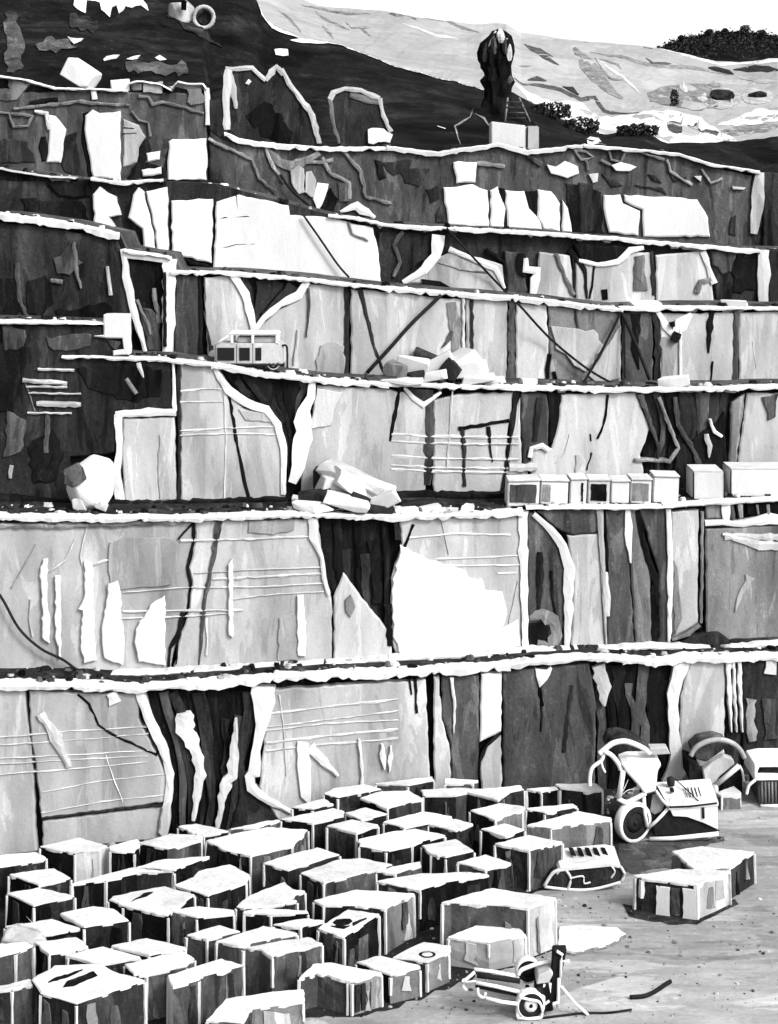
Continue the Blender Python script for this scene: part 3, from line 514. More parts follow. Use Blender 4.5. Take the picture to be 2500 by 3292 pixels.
# ------------------------------------------------------------------ ground
fl = pyd('quarry_floor', [(-900, -60, 0), (900, -60, 0), (900, 2500, 0), (-900, 2500, 0)], [(0, 1, 2, 3)], 'floor')
tag(fl, 'pale dusty quarry floor in front of the walls', 'ground', kind='structure')
def gp(px, py, z=0.0): return P(px, py, (H - z) * F / (py - YH))
def sheet(name, poly, z, mat, label, cat, amp=5, step=25):
    o = rough(poly, amp, step); me = bpy.data.meshes.new(name); bm = bmesh.new()
    f = bm.faces.new([bm.verts.new(gp(x, y, z)) for x, y in o]); f.normal_update()
    if f.normal.z < 0: f.normal_flip()
    bmesh.ops.triangulate(bm, faces=bm.faces[:]); bm.to_mesh(me); bm.free()
    return tag(link(name, me, mat), label, cat, kind='structure')
sheet('dark_ground', src('-300,2640 500,2560 900,2520 1400,2480 2000,2500 2060,2700 1960,2790 1700,2880 1740,2960 1835,3030 1700,3090 1580,3128 1400,3186 1260,3246 1130,3266 1000,3270 850,3330 600,3420 -400,3500'), .004, 'dark_floor', 'ground painted dark as shade under the packed blocks', 'dark_floor', amp=9)  # sheet darkened as shade of the block gaps and front contact line
sheet('dark_ground', src('1990,2710 2200,2700 2330,2690 2330,2705 2200,2740 2190,2790 2030,2808 1990,2790'), .006, 'G', 'grey strip of ground before the loader', 'dark_floor', amp=6)  # grey sheet, darker than the floor around it

sheet('dark_ground', src('2000,2905 2120,2930 2225,2944 2360,2890 2375,2908 2240,2972 2150,2972 2020,2945'), .008, 'D', 'dark rim of painted contact shade round the foot of the striped block', 'dark_floor', amp=3)  # contact shade laid on the floor as a dark sheet
sheet('dust_ground', src('1850,3180 2050,3120 2300,3090 2700,3080 2700,3400 1500,3400 1350,3330 1600,3290'), .003, 'floorpale', 'paler dusty stretch of the open floor', 'ground', amp=4, step=90)
# ------------------------------------------------------------------ hills behind
def prof(pl, x):
    for (x0, y0), (x1, y1) in zip(pl, pl[1:]):
        if x <= x1: return y0 + (y1 - y0) * max(0, x - x0) / (x1 - x0)
    return pl[-1][1]
def hill(name, ridge_pl, low_pl, Y0, Y1, mat, label, cat, amp, nx=150, ny=26, back=80, p=1.0, jag=2.0):
    from mathutils import noise
    v = []; f = []
    xs = [-1500 + 5500 * i / nx for i in range(nx + 1)]
    for i, x in enumerate(xs):
        rt, lo = prof(ridge_pl, x), prof(low_pl, x)
        for j in range(ny + 3):
            if j <= ny:
                t = j / ny; y = lo + (rt - lo) * t ** p; Y = Y0 + (Y1 - Y0) * t; q = P(x, y, Y)
                nz = noise.fractal(Vector((q.x * .09, q.y * .09, 3.1 + Y0)), 1.0, 2.0, 5)
                e = amp * nz * (1 if j < ny else .25) * (0.3 if j == 0 else 1)
                q += Vector((0, e * .8, e * .5))
                if j == ny: q.z += random.uniform(-jag, jag) * Y1 / F
            else:
                q = v[-1].copy(); q.y += back * (.5 if j == ny + 1 else 1); q.z -= back * (.12 if j == ny + 1 else .9)
            v.append(q)
    m = ny + 3
    for i in range(nx):
        for j in range(m - 1): f.append((i * m + j, (i + 1) * m + j, (i + 1) * m + j + 1, i * m + j + 1))
    o = pyd(name, v, f, mat, smooth=False); tag(o, label, cat, kind='structure')
    bm = bmesh.new(); bm.from_mesh(o.data); t = BVHTree.FromBMesh(bm); bm.free()
    return o, t
RID_D = src('-1500,-700 0,-420 500,-190 760,-90 825,0 856,67 967,119 1086,138 1190,179 1250,205 1400,245 1550,286 1640,290 1700,325 1790,376 1940,434 1994,420 2076,420 2140,462 2380,450 2500,436 4000,440')
LOW_D = src('-1500,300 0,300 650,320 672,500 1250,520 1900,510 2290,570 2460,820 4000,840')
hillD, bvhD = hill('black_hill', RID_D, LOW_D, 84, 112, 'hillD', 'black hillside sloping up behind the topmost grey wall', 'hill', 1.3, nx=220)
RID_P = src('-1500,-600 700,-130 900,-30 980,2 1040,22 1250,37 1360,57 1510,77 1620,74 1670,107 1880,132 2120,154 2290,196 2400,200 2500,190 4000,230')
LOW_P = src('-1500,-200 700,150 1250,340 1640,420 1940,560 2500,600 4000,620')
hillP, bvhP = hill('pale_mountain', RID_P, LOW_P, 150, 300, 'hillL', 'pale grey mountain slope falling to the right under the white sky', 'mountain', 2.6, nx=220, ny=34, back=250, jag=1.0)
RID_F = src('-1500,420 1900,420 2060,230 2112,156 2170,134 2240,114 2330,104 2420,104 2520,122 2800,140 4000,180')
LOW_F = src('-1500,600 1900,500 4000,460')
hillF, bvhF = hill('wooded_ridge', RID_F, LOW_F, 480, 560, 'hillD', 'dark wooded ridge against the sky beyond the pale mountain', 'hill', 3.0, nx=200, ny=16, back=300, jag=3)
def drop(bvh, px, py):
    o = Vector((0, 0, H)); d = (P(px, py, 100) - o).normalized(); return bvh.ray_cast(o, d)[:2]
def patch(name, bvh, poly, tone, parent, lift=.25, amp=4, step=14):
    """a thin crust of other stone lying on a slope, following its surface"""
    o = rough(poly, amp, step); me = bpy.data.meshes.new(name); bm = bmesh.new()
    vs = [bm.verts.new((x, y, 0)) for x, y in o]; bm.faces.new(vs); bmesh.ops.triangulate(bm, faces=bm.faces[:])
    bmesh.ops.subdivide_edges(bm, edges=bm.edges[:], cuts=2, use_grid_fill=True)
    for q in bm.verts:
        loc, nrm = drop(bvh, q.co.x, q.co.y)
        yy = q.co.y
        while loc is None and yy < 900: yy += 3; loc, nrm = drop(bvh, q.co.x, yy)
        k = (Vector((0, 0, H)) - loc).normalized(); q.co = loc + k * lift
    bmesh.ops.recalc_face_normals(bm, faces=bm.faces)
    r = bmesh.ops.extrude_face_region(bm, geom=bm.faces[:]); 
    for q in r['geom']:
        if isinstance(q, bmesh.types.BMVert): q.co.y += lift * 1.5
    bmesh.ops.recalc_face_normals(bm, faces=bm.faces); bm.to_mesh(me); bm.free()
    return link(name, me, tone, parent)
def line_poly(pts, w):
    pr = rough(pts, 2, 18, closed=False); L, Rr = [], []
    n = len(pr)
    for i in range(n):
        t = Vector(pr[min(n - 1, i + 1)]) - Vector(pr[max(0, i - 1)]); t = t.normalized() if t.length else Vector((1, 0)); nr = Vector((-t.y, t.x))
        u = i / max(1, n - 1); ww = w * (max(.2, min(1, 4 * min(u, 1 - u)))) * random.uniform(.75, 1.2) / 2
        L.append(tuple(Vector(pr[i]) + nr * ww)); Rr.append(tuple(Vector(pr[i]) - nr * ww))
    return L + Rr[::-1]
def streak(bvh, s, w, tone, parent, name='scree_streak', lift=.3): return patch(name, bvh, line_poly(s, w), tone, parent, lift, amp=1.2, step=16)
# pale crusts and outcrops on the black hill
for s_, t_ in (('318,-30 318,20 365,55 372,0 430,10 438,40 470,72 480,30 500,22 512,55 540,25 570,35 610,20 640,45 620,0 560,-30', 'W'), ('445,255 460,240 515,236 500,255 450,262', 'l'), ('545,255 575,240 605,238 590,255', 'W'), ('668,248 690,236 720,258 690,262', 'W'), ('290,158 360,165 320,188', 'l'), ('1185,212 1240,212 1245,240 1190,236', 'W')): patch('pale_crust', bvhD, R1(s_), t_, hillD)
for s_, t_ in (('150,190 200,160 290,170 330,205 240,225 170,215', 'G'), ('20,60 60,50 100,200 90,300 30,310', 'G'), ('300,60 420,90 400,140 310,120', 'D'), ('720,60 850,110 960,200 860,160', 'D'), ('540,270 800,270 810,320 560,310', 'G')): patch('dark_crust', bvhD, R1(s_), t_, hillD, amp=9)
streak(bvhD, R1('1120,-10 1135,60 1180,110 1300,150 1450,170 1540,200 1610,235 1690,262'), 26, 'W', hillD, 'pale_crust'); streak(bvhD, R1('1255,172 1420,180 1460,190'), 14, 'W', hillD, 'pale_crust')
streak(bvhD, R2('0,268 120,280 200,300 300,330 420,370'), 20, 'W', hillD, 'pale_crust'); streak(bvhD, R2('210,545 245,555'), 14, 'W', hillD, 'pale_crust')
streak(bvhD, R2('310,625 285,545 350,505 365,465'), 7, 'M', hillD, 'dark_crust'); streak(bvhD, R2('370,490 410,510 445,555'), 7, 'M', hillD, 'dark_crust')
patch('pale_crust', bvhD, R2('855,600 870,592 905,596 925,622 860,622'), 'W', hillD)
# the white toe of the slope, gullies and streaks on the pale mountain
for s_, t_, a_ in (('520,330 600,400 700,440 830,440 900,500 980,505 1120,480 1240,478 1330,500 1420,560 1500,600 1510,625 1300,640 1230,630 1120,590 1040,548 940,585 780,525 680,460 600,430', 'W', 4), ('1420,540 1520,500 1600,470 1690,480 1690,520 1560,540', 'W', 5), ('1170,205 1300,225 1420,270 1690,250 1690,268 1430,285 1290,245', 'W', 2),
                   ('1115,400 1200,370 1330,360 1430,360 1420,460 1330,480 1220,460 1130,440', 'M', 3)): patch('scree_patch', bvhP, R2(s_), t_, hillP, amp=a_, lift=.28)
for s_, w_, t_ in (('800,205 850,270 900,330 960,390 1010,425', 42, 'M'), ('585,190 620,215 670,240 735,280', 14, 'G'), ('600,195 650,215 710,245', 9, 'G'), ('540,335 580,365 660,370 740,385 830,430 890,420 930,480 1000,490 1080,485', 13, 'G'), ('890,250 930,310 960,340 1010,345', 9, 'M'), ('870,225 1000,245 1090,270 1170,285 1290,290 1350,300 1480,320', 10, 'M'), ('1110,250 1140,275 1220,275', 9, 'G'), ('910,255 990,280 1005,300', 7, 'M'), ('1490,300 1580,296 1690,304', 20, 'D'), ('1380,292 1430,300 1490,320', 16, 'D'), ('560,285 620,285', 8, 'M'), ('0,58 80,62 120,85', 12, 'G'), ('160,65 190,85 250,85 320,120 390,140', 9, 'M'), ('1240,515 1330,545 1450,590', 22, 'G'), ('1195,530 1250,555 1265,572', 34, 'G'), ('1430,570 1560,560 1690,545', 30, 'M'), ('600,345 640,338 680,350', 20, 'G'), ('750,375 790,385 820,410', 22, 'D'), ('1270,350 1285,400 1310,440', 12, 'l'), ('840,150 862,155', 6, 'M'), ('1500,330 1600,350 1690,350', 12, 'L'), ('900,260 1010,330 1080,400', 8, 'l'), ('60,100 200,150 300,170', 8, 'l'), ('1100,205 1140,210', 8, 'G')):
    streak(bvhP, R2(s_), w_, t_, hillP, lift=.3)
for s_ in ('1300,20 1400,40 1500,60 1600,60', '1360,45 1400,80 1510,130', '1550,115 1600,155', '1490,95 1520,120 1600,120', '1200,45 1250,80 1300,140', '1390,110 1430,150 1440,170'): streak(bvhP, R1(s_), 8, 'M', hillP, lift=.3)

# ------------------------------------------------------------------ broken stones
def hull(name, c, size, tone, parent=None, n=16, rz=0.0, tilt=0.0, seed=None, flat=False):
    r = random.Random(seed if seed is not None else random.random())
    bm = bmesh.new()
    if n < 20:                  # slabby: eight loose corners with a few knocked off
        for sx in (-1, 1):
            for sy in (-1, 1):
                for sz in (-1, 1):
                    c1 = Vector((sx * size[0] / 2 * r.uniform(.7, 1), sy * size[1] / 2 * r.uniform(.7, 1), sz * size[2] / 2 * r.uniform(.6, 1)))
                    if r.random() < .35:
                        for ax in (0, 1, 2):
                            c2 = c1.copy(); c2[ax] *= r.uniform(.35, .7); bm.verts.new(c2)
                    else: bm.verts.new(c1)
    for i in range(n if n >= 20 else 0):
        u = Vector((r.gauss(0, 1), r.gauss(0, 1), r.gauss(0, 1))).normalized(); e = max(abs(u.x), abs(u.y), abs(u.z))
        u = u / (e * .55 + .45)
        bm.verts.new((u.x * size[0] / 2 * r.uniform(.85, 1), u.y * size[1] / 2 * r.uniform(.85, 1), max(-.5, u.z * .5) * size[2]))
    bmesh.ops.convex_hull(bm, input=bm.verts[:])
    for q in [q for q in bm.verts if not q.link_faces]: bm.verts.remove(q)
    ct, st = math.cos(tilt), math.sin(tilt); cz, sz = math.cos(rz), math.sin(rz)
    for q in bm.verts:
        x, y, z = q.co; x, z = x * ct - z * st, x * st + z * ct; q.co = (x * cz - y * sz, x * sz + y * cz, z)
    zm = min(q.co.z for q in bm.verts)
    for q in bm.verts: q.co.z -= zm
    bmesh.ops.bevel(bm, geom=bm.edges[:], offset=min(size) * .03, segments=1, affect='EDGES')
    me = bpy.data.meshes.new(name); bm.to_mesh(me); bm.free(); o = link(name, me, tone, parent); o.location = c; return o
def on_ledge(k, px, dy=1.0):
    X = P(px, 0, YW(k, px)).x; Y = YW(k, px) + dy; X = (px - CX) * Y / F
    return Vector((X, Y, ledge_z(k, X)))
def stone_on(k, px, dy, wpx, hpx, tone, label, tilt=0, group=None, depth=None, seed=None, name='broken_stone', cat='stone', sink=.05):
    c = on_ledge(k, px, dy); s = c.y / F; c.z -= sink
    return tag(hull(name, c, (wpx * s, depth or wpx * s * .7, hpx * s), tone, tilt=tilt, seed=seed, rz=random.uniform(-.4, .4)), label, cat, group)
g = 'rubble heap on the cabin ledge'
for i, (px, dy, wp, hp, tn, tl, lb) in enumerate((
    (1010, .9, 110, 60, 'D', .1, 'dark angular stone at the left foot of the rubble heap beside the charcoal fissure'), (985, .4, 90, 34, 'W', -.1, 'low white stone at the lip left of the rubble heap'), (1080, 1.6, 130, 95, 'l', -.3, 'tall pale stone at the back of the rubble heap'),
    (1150, 1.3, 190, 60, 'W', -.55, 'long white slab leaning across the rubble heap'), (1200, .9, 150, 48, 'W', -.5, 'white slab tilted across the right of the rubble heap'), (1110, .5, 170, 40, 'W', -.25, 'flat white slab along the front of the rubble heap'),
    (1160, .7, 110, 40, 'D', -.4, 'dark stone wedged between the white slabs of the rubble heap'), (1235, .4, 110, 60, 'W', .4, 'white block tipped at the right end of the rubble heap'), (1060, .3, 70, 34, 'D', .2, 'small dark stone at the front of the rubble heap'), (1300, .5, 90, 22, 'W', 0, 'low white stone right of the rubble heap'), (1380, .5, 80, 24, 'W', .1, 'low white stone under the paler panel with a black frame crack'), (1050, 2.0, 105, 130, 'D', 0, 'charcoal stone standing against the wall behind the rubble heap'),
    (1130, 1.9, 230, 70, 'L', -.35, 'broad pale slab sloping up right at the back of the rubble heap'), (1215, 1.6, 130, 92, 'W', -.2, 'white stone crowning the right half of the rubble heap'), (1030, .6, 150, 26, 'W', .1, 'long low white stone trailing left of the rubble heap'), (1190, .45, 150, 30, 'D', -.15, 'flat dark stone at the front right of the rubble heap'), (1340, 1.2, 150, 36, 'D', 0, 'low dark stone right of the rubble heap, against the wall'), (1440, .8, 130, 30, 'D', .05, 'low dark stone trailing towards the row of small blocks'), (1480, .5, 90, 26, 'W', 0, 'low white stone next to the row of small blocks'), (1420, .4, 100, 18, 'W', 0, 'thin white slab lying between rubble heap and block row'))):
    stone_on('B', px, dy, wp, hp, tn, lb, tl, g, seed=i + 3)
g = 'rubble heap under the leaning pole'
for i, (px, dy, wp, hp, tn, tl, lb) in enumerate((
    (1270, .8, 80, 60, 'M', -.3, 'grey stone in the heap below the leaning black pole'), (1330, 1.2, 120, 78, 'W', -.2, 'white rounded stone in the heap below the leaning black pole'), (1340, .5, 60, 42, 'D', .2, 'dark stone in front of the white stone under the leaning pole'), (1420, 1.2, 110, 92, 'W', .45, 'tall white slab leaning right in the heap under the leaning pole'),
    (1450, .6, 70, 70, 'D', .8, 'dark slab tilted in the heap under the leaning pole'), (1500, .9, 140, 56, 'W', .25, 'long white stone sloping right at the end of the pole heap'), (1540, .4, 120, 30, 'W', .15, 'low white stone at the right foot of the pole heap'), (1220, .5, 110, 22, 'G', 0, 'low grey stone left of the pole heap'), (1290, .3, 160, 20, 'W', 0, 'thin white slab lying before the pole heap'), (1380, 1.7, 130, 84, 'D', -.3, 'dark stone at the back of the pole heap'), (1470, 1.5, 150, 66, 'W', .5, 'white slab sliding right at the back of the pole heap'), (1390, .4, 90, 34, 'W', .2, 'small white stone at the front middle of the pole heap'), (1580, .7, 90, 20, 'W', .1, 'last low white stone trailing right of the pole heap'), (1700, .6, 60, 26, 'W', 0, 'small white stone alone on the ledge left of the pole tripod'), (2170, .6, 110, 34, 'W', .1, 'low white stone on the ledge right of the pole tripod'))):
    stone_on('C', px, dy, wp, hp, tn, lb, tl, g, seed=i + 40)
stone_on('D', 2070, .6, 110, 26, 'W', 'flat white stone on the ledge above the pole tripod', 0, seed=71); stone_on('D', 2360, .6, 100, 26, 'W', 'flat white stone on the right end of the ledge over the wall of poles', 0, seed=72)
for i, (px, wp, hp, tl, lb) in enumerate(((262, 130, 75, -.5, 'large white stone tipped on the top lip above the grey wall'), (385, 66, 44, .1, 'small white stone beside the large tipped one on the top lip'), (445, 40, 26, 0, 'smallest white stone on the top lip'))): stone_on('F', px, .4, wp, hp, 'W', lb, tl, seed=80 + i)
# pale boulder with a grey hollow on the cabin ledge
c = on_ledge('B', 292, 1.3)
bo = empty('hollow_boulder', 'rounded white boulder with a grey hollow, before the charcoal wall', 'boulder', loc=c)
hull('boulder_body', (0, 0, 0), (1.95, 1.5, 2.1), 'W', bo, n=46, seed=5)
o = hull('hollow', (-.3, -.72, 1.05), (1.05, .25, .85), 'G', bo, n=30, seed=6); o.rotation_euler = (0, -.5, 0)
hull('foot_stone', (-.35, -.4, -.05), (.7, .6, .6), 'l', bo, n=24, seed=7); hull('foot_stone', (.45, -.4, -.05), (.6, .6, .55), 'l', bo, n=24, seed=8)
# white slab with a notch that stands on the small upper ledge at the left is part of wall C

# ------------------------------------------------------------------ tubes, boxes, wheels
def tube(name, pts, r, mat, parent=None, n=7, closed=False):
    v, f = [], []; pts = [Vector(p) for p in pts]; m = len(pts)
    for i, p in enumerate(pts):
        t = (pts[(i + 1) % m if closed else min(m - 1, i + 1)] - pts[i - 1 if closed else max(0, i - 1)]).normalized()
        u = t.cross(Vector((0, 0, 1)));  u = u.normalized() if u.length > .05 else Vector((1, 0, 0)); w_ = t.cross(u)
        rr = r[i] if isinstance(r, (list, tuple)) else r
        for j in range(n): a = 2 * math.pi * j / n; v.append(p + (u * math.cos(a) + w_ * math.sin(a)) * rr)
    for i in range(m if closed else m - 1):
        for j in range(n): f.append((i * n + j, i * n + (j + 1) % n, ((i + 1) % m) * n + (j + 1) % n, ((i + 1) % m) * n + j))
    if not closed: f += [tuple(range(n)), tuple((m - 1) * n + j for j in range(n - 1, -1, -1))]
    return pyd(name, v, f, mat, parent, smooth=True)
def smooth_pts(pts, k=6):
    out = []; p = [Vector(q) for q in pts]; n = len(p)
    for i in range(n - 1):
        a, b, c, d = p[max(0, i - 1)], p[i], p[i + 1], p[min(n - 1, i + 2)]
        for j in range(k):
            t = j / k; out.append(.5 * ((2 * b) + (c - a) * t + (2 * a - 5 * b + 4 * c - d) * t * t + (3 * b - a - 3 * c + d) * t ** 3))
    out.append(p[-1]); return out
def box(name, lo, hi, mat, parent=None, bev=.03, shear=None):
    bm = bmesh.new(); bmesh.ops.create_cube(bm, size=1)
    for q in bm.verts:
        q.co = Vector([lo[i] + (hi[i] - lo[i]) * (q.co[i] + .5) for i in range(3)])
        if shear: q.co = Vector(shear(q.co))
    if bev: bmesh.ops.bevel(bm, geom=bm.edges[:], offset=bev, segments=2, affect='EDGES')
    me = bpy.data.meshes.new(name); bm.to_mesh(me); bm.free(); return link(name, me, mat, parent)
def prism(name, pts2, y0, y1, mat, parent=None, bev=.03):
    """an outline in the local x-z plane given real thickness along y"""
    bm = bmesh.new(); a = [bm.verts.new((x, y0, z)) for x, z in pts2]; f = bm.faces.new(a)
    r = bmesh.ops.extrude_face_region(bm, geom=[f])
    for q in r['geom']:
        if isinstance(q, bmesh.types.BMVert): q.co.y = y1
    bmesh.ops.recalc_face_normals(bm, faces=bm.faces)
    if bev: bmesh.ops.bevel(bm, geom=bm.edges[:], offset=bev, segments=1, affect='EDGES')
    me = bpy.data.meshes.new(name); bm.to_mesh(me); bm.free(); return link(name, me, mat, parent)
def lathe(name, prof_, mat, parent=None, n=32):
    """profile (radius, axial y) spun round the local y axis"""
    v, f = [], []; m = len(prof_)
    for i in range(n):
        a = 2 * math.pi * i / n
        for r, y in prof_: v.append((r * math.cos(a), y, r * math.sin(a)))
    for i in range(n):
        for j in range(m - 1): q = (i + 1) % n; f.append((i * m + j, q * m + j, q * m + j + 1, i * m + j + 1))
    return pyd(name, v, f, mat, parent, smooth=True)
def wheel(parent, loc, R, wd, rz=0.0, hub='metal', rimw=.16, sx=1.0, band='metal'):
    e = bpy.data.objects.new('wheel', None); COL.objects.link(e); e.parent = parent; e.location = loc; e.rotation_euler = (0, 0, rz)
    h = wd / 2
    t = lathe('tyre', [(R * .52, -h * .8), (R * .9, -h), (R, -h * .6), (R, h * .6), (R * .9, h), (R * .52, h * .8), (R * .52, -h * .8)], 'rubber', e)
    lathe('rim_band', [(R * (1 - rimw), -h - .015), (R * .985, -h - .015), (R * 1.02, -h * .5), (R * 1.02, h * .5), (R * .985, h + .015), (R * (1 - rimw), h + .015), (R * (1 - rimw), h - .02), (R * 1.0, h * .4), (R * 1.0, -h * .4), (R * (1 - rimw), -h + .02), (R * (1 - rimw), -h - .015)], band, e)
    lathe('hub', [(0.001, -h * .95), (R * .2, -h * 1.02), (R * .46, -h * .9), (R * .46, h * .9), (R * .2, h * 1.02), (0.001, h * .95)], hub, e)
    lathe('axle_cap', [(0.001, -h * 1.25), (R * .13, -h * 1.2), (R * .13, h * 1.2), (0.001, h * 1.25)], 'rubber', e)
    return e

# ------------------------------------------------------------------ cut blocks in the yard
GB = 'cut blocks packed in the yard'
def block(poly, h, tones, label, cap='top', base_z=0.0, ov=.03, edge=.85, ew=.055, name='marble_block', group=GB, amp=3.0, edge_tone='W', extra=None):
    """poly: outline of the top in photo pixels on the plane z = base + h; tones: (left-facing, right-facing) greys with sun and shade put in"""
    zt = base_z + h
    A = sum(poly[i][0] * poly[(i + 1) % len(poly)][1] - poly[(i + 1) % len(poly)][0] * poly[i][1] for i in range(len(poly)))
    if A < 0: poly = poly[::-1]
    pts = [gp(x, y, zt) for x, y in poly]           # seen from above these run clockwise in plan
    cen = sum(pts, Vector()) / len(pts); cen.z = base_z
    ring, corner = [], []
    n = len(pts)
    for i in range(n):
        a, b = pts[i], pts[(i + 1) % n]; L = (b - a).length; k = max(1, int(L / .7)); nr = Vector((-(b - a).y, (b - a).x, 0)).normalized()
        corner.append(len(ring))
        for j in range(k): ring.append(a + (b - a) * (j / k) + nr * (random.uniform(-.035, .035) if j else 0))
    m = len(ring); rows = 4; v, f, fm = [], [], []
    for r in range(rows):
        t = r / (rows - 1)
        for i, q in enumerate(ring):
            jx, jy = (random.uniform(-.03, .03), random.uniform(-.03, .03)) if 0 < r < rows - 1 else (0, 0)
            o2 = (q - cen); s = 1 + .015 * (1 - t)
            v.append(Vector((o2.x * s + jx, o2.y * s + jy, -.03 + (h + .03) * t)))
    for r in range(rows - 1):
        for i in range(m):
            q = (i + 1) % m; f.append((r * m + i, r * m + q, (r + 1) * m + q, (r + 1) * m + i))
            e = ring[q] - ring[i]; fm.append(0 if e.y < 0 or (e.y == 0) else 0)
            nx = e.y if e.x else 0
            # outward normal of a front face: its x sign picks that side's grey
            cm = (ring[i] + ring[q]) / 2 - cen; nn = Vector((e.y, -e.x, 0)); nn = nn if nn.dot(cm) > 0 else -nn
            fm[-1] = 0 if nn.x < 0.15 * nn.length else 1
    f += [tuple(range((rows - 1) * m, rows * m)), tuple(range(m - 1, -1, -1))]; fm += [0, 0]
    me = bpy.data.meshes.new(name); me.from_pydata([tuple(q) for q in v], [], f); me.update()
    for i, p in enumerate(me.polygons): p.material_index = fm[i]
    bm = bmesh.new(); bm.from_mesh(me); bmesh.ops.recalc_face_normals(bm, faces=bm.faces); bm.to_mesh(me); bm.free()
    o = link(name, me, [tones[0], tones[-1]]); o.location = cen
    tag(o, label, 'block', group)
    # dusty crust on top, sunlit white put into its colour, uneven edge
    cr = []
    for i, q in enumerate(ring):
        d = (q - cen); d.z = 0; d.normalize(); cr.append(q - cen + d * random.uniform(-.02, ov))
    cr2 = []
    for i in range(len(cr)):
        a, b = cr[i], cr[(i + 1) % len(cr)]; cr2 += [a] + [a.lerp(b, t_) + Vector((random.uniform(-.035, .035), random.uniform(-.035, .035), 0)) for t_ in (.25, .5, .75)]
    c_ = len(cr2); vv = [Vector((q.x, q.y, h - .035 - (.07 * random.random() if random.random() < .12 else .012 * random.random()))) for q in cr2] + [Vector((q.x, q.y, h + .02)) for q in cr2] + [Vector((q.x * .97, q.y * .97, h + .05)) for q in cr2]
    ff = []
    for i in range(c_):
        q = (i + 1) % c_; ff += [(i, q, c_ + q, c_ + i), (c_ + i, c_ + q, 2 * c_ + q, 2 * c_ + i)]
    ff += [tuple(range(2 * c_, 3 * c_)), tuple(range(c_ - 1, -1, -1))]
    pyd('top_crust', vv, ff, cap, o)
    # pale chipped arrises on the corners that face the yard
    for i in range(n):
        p = pts[i] - cen; a, b = pts[i - 1] - cen - p, pts[(i + 1) % n] - cen - p
        if a.length < .5 and b.length < .5: continue
        dirc = (a.normalized() + b.normalized()); 
        if dirc.length < .15: continue
        out = -dirc.normalized()
        if out.dot(p) < 0: continue
        if out.y > .55 or random.random() > edge: continue
        tv = Vector((-out.y, out.x, 0)); vv, ff = [], []
        zb_ = 0.0 if random.random() < .7 else h * random.uniform(.1, .5)
        N = 5
        for r in range(N):
            z = zb_ + (h - .04 - zb_) * r / (N - 1); wd = ew * random.uniform(.75, 1.15); c0 = Vector((p.x, p.y, 0)) * (1 + .015 * (1 - z / h))
            for off in (out * .03 + tv * wd - out * wd * .5, out * .05, out * .03 - tv * wd - out * wd * .5, -out * .1): q = c0 + off; vv.append((q.x, q.y, z))
        for r in range(N - 1):
            for j in range(4): q = (j + 1) % 4; ff.append((4 * r + j, 4 * r + q, 4 * r + 4 + q, 4 * r + 4 + j))
        ff += [(0, 1, 2, 3), tuple(4 * (N - 1) + q for q in (3, 2, 1, 0))]
        pyd('chipped_edge', vv, ff, edge_tone, o)
    # spalled scars of other grey on the faces that look out over the yard
    for i in range(n):
        a, b = pts[i] - cen, pts[(i + 1) % n] - cen; e = b - a
        nn = Vector((e.y, -e.x, 0)); nn = nn if nn.dot((a + b) / 2) > 0 else -nn; nn.normalize()
        if nn.y > -.2 or e.length < .8 or h < .6: continue
        for q in range(random.choice((1, 1, 2, 3))):
            u0 = random.uniform(.06, .7); u1 = min(.94, u0 + random.uniform(.1, .35)); z0, z1 = random.choice((0, random.uniform(.1, .4))), random.choice((.93, random.uniform(.6, .9)))
            pl = rough([(u0 * e.length, z0 * h), (u1 * e.length, z0 * h + random.uniform(0, .15)), (u1 * e.length - random.uniform(0, .2), z1 * h), (u0 * e.length + random.uniform(0, .2), z1 * h - random.uniform(0, .1))], .035, .22)
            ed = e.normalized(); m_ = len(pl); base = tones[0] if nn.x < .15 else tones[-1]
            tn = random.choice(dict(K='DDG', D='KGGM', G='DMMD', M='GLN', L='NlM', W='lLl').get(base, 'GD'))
            vv = [a * (1 + .015 * (1 - z / h)) + ed * x_ + nn * (.035 + random.uniform(-.004, .006)) for x_, z in pl]; vv = [Vector((q_.x, q_.y, z)) for q_, (x_, z) in zip(vv, pl)]
            lo = [q_ - nn * .12 for q_ in vv]
            pyd('face_scar', vv + lo, [tuple(range(m_)), tuple(range(2 * m_ - 1, m_ - 1, -1))] + [(j, (j + 1) % m_, m_ + (j + 1) % m_, m_ + j) for j in range(m_)], tn, o)
    return o
HB = 1.35
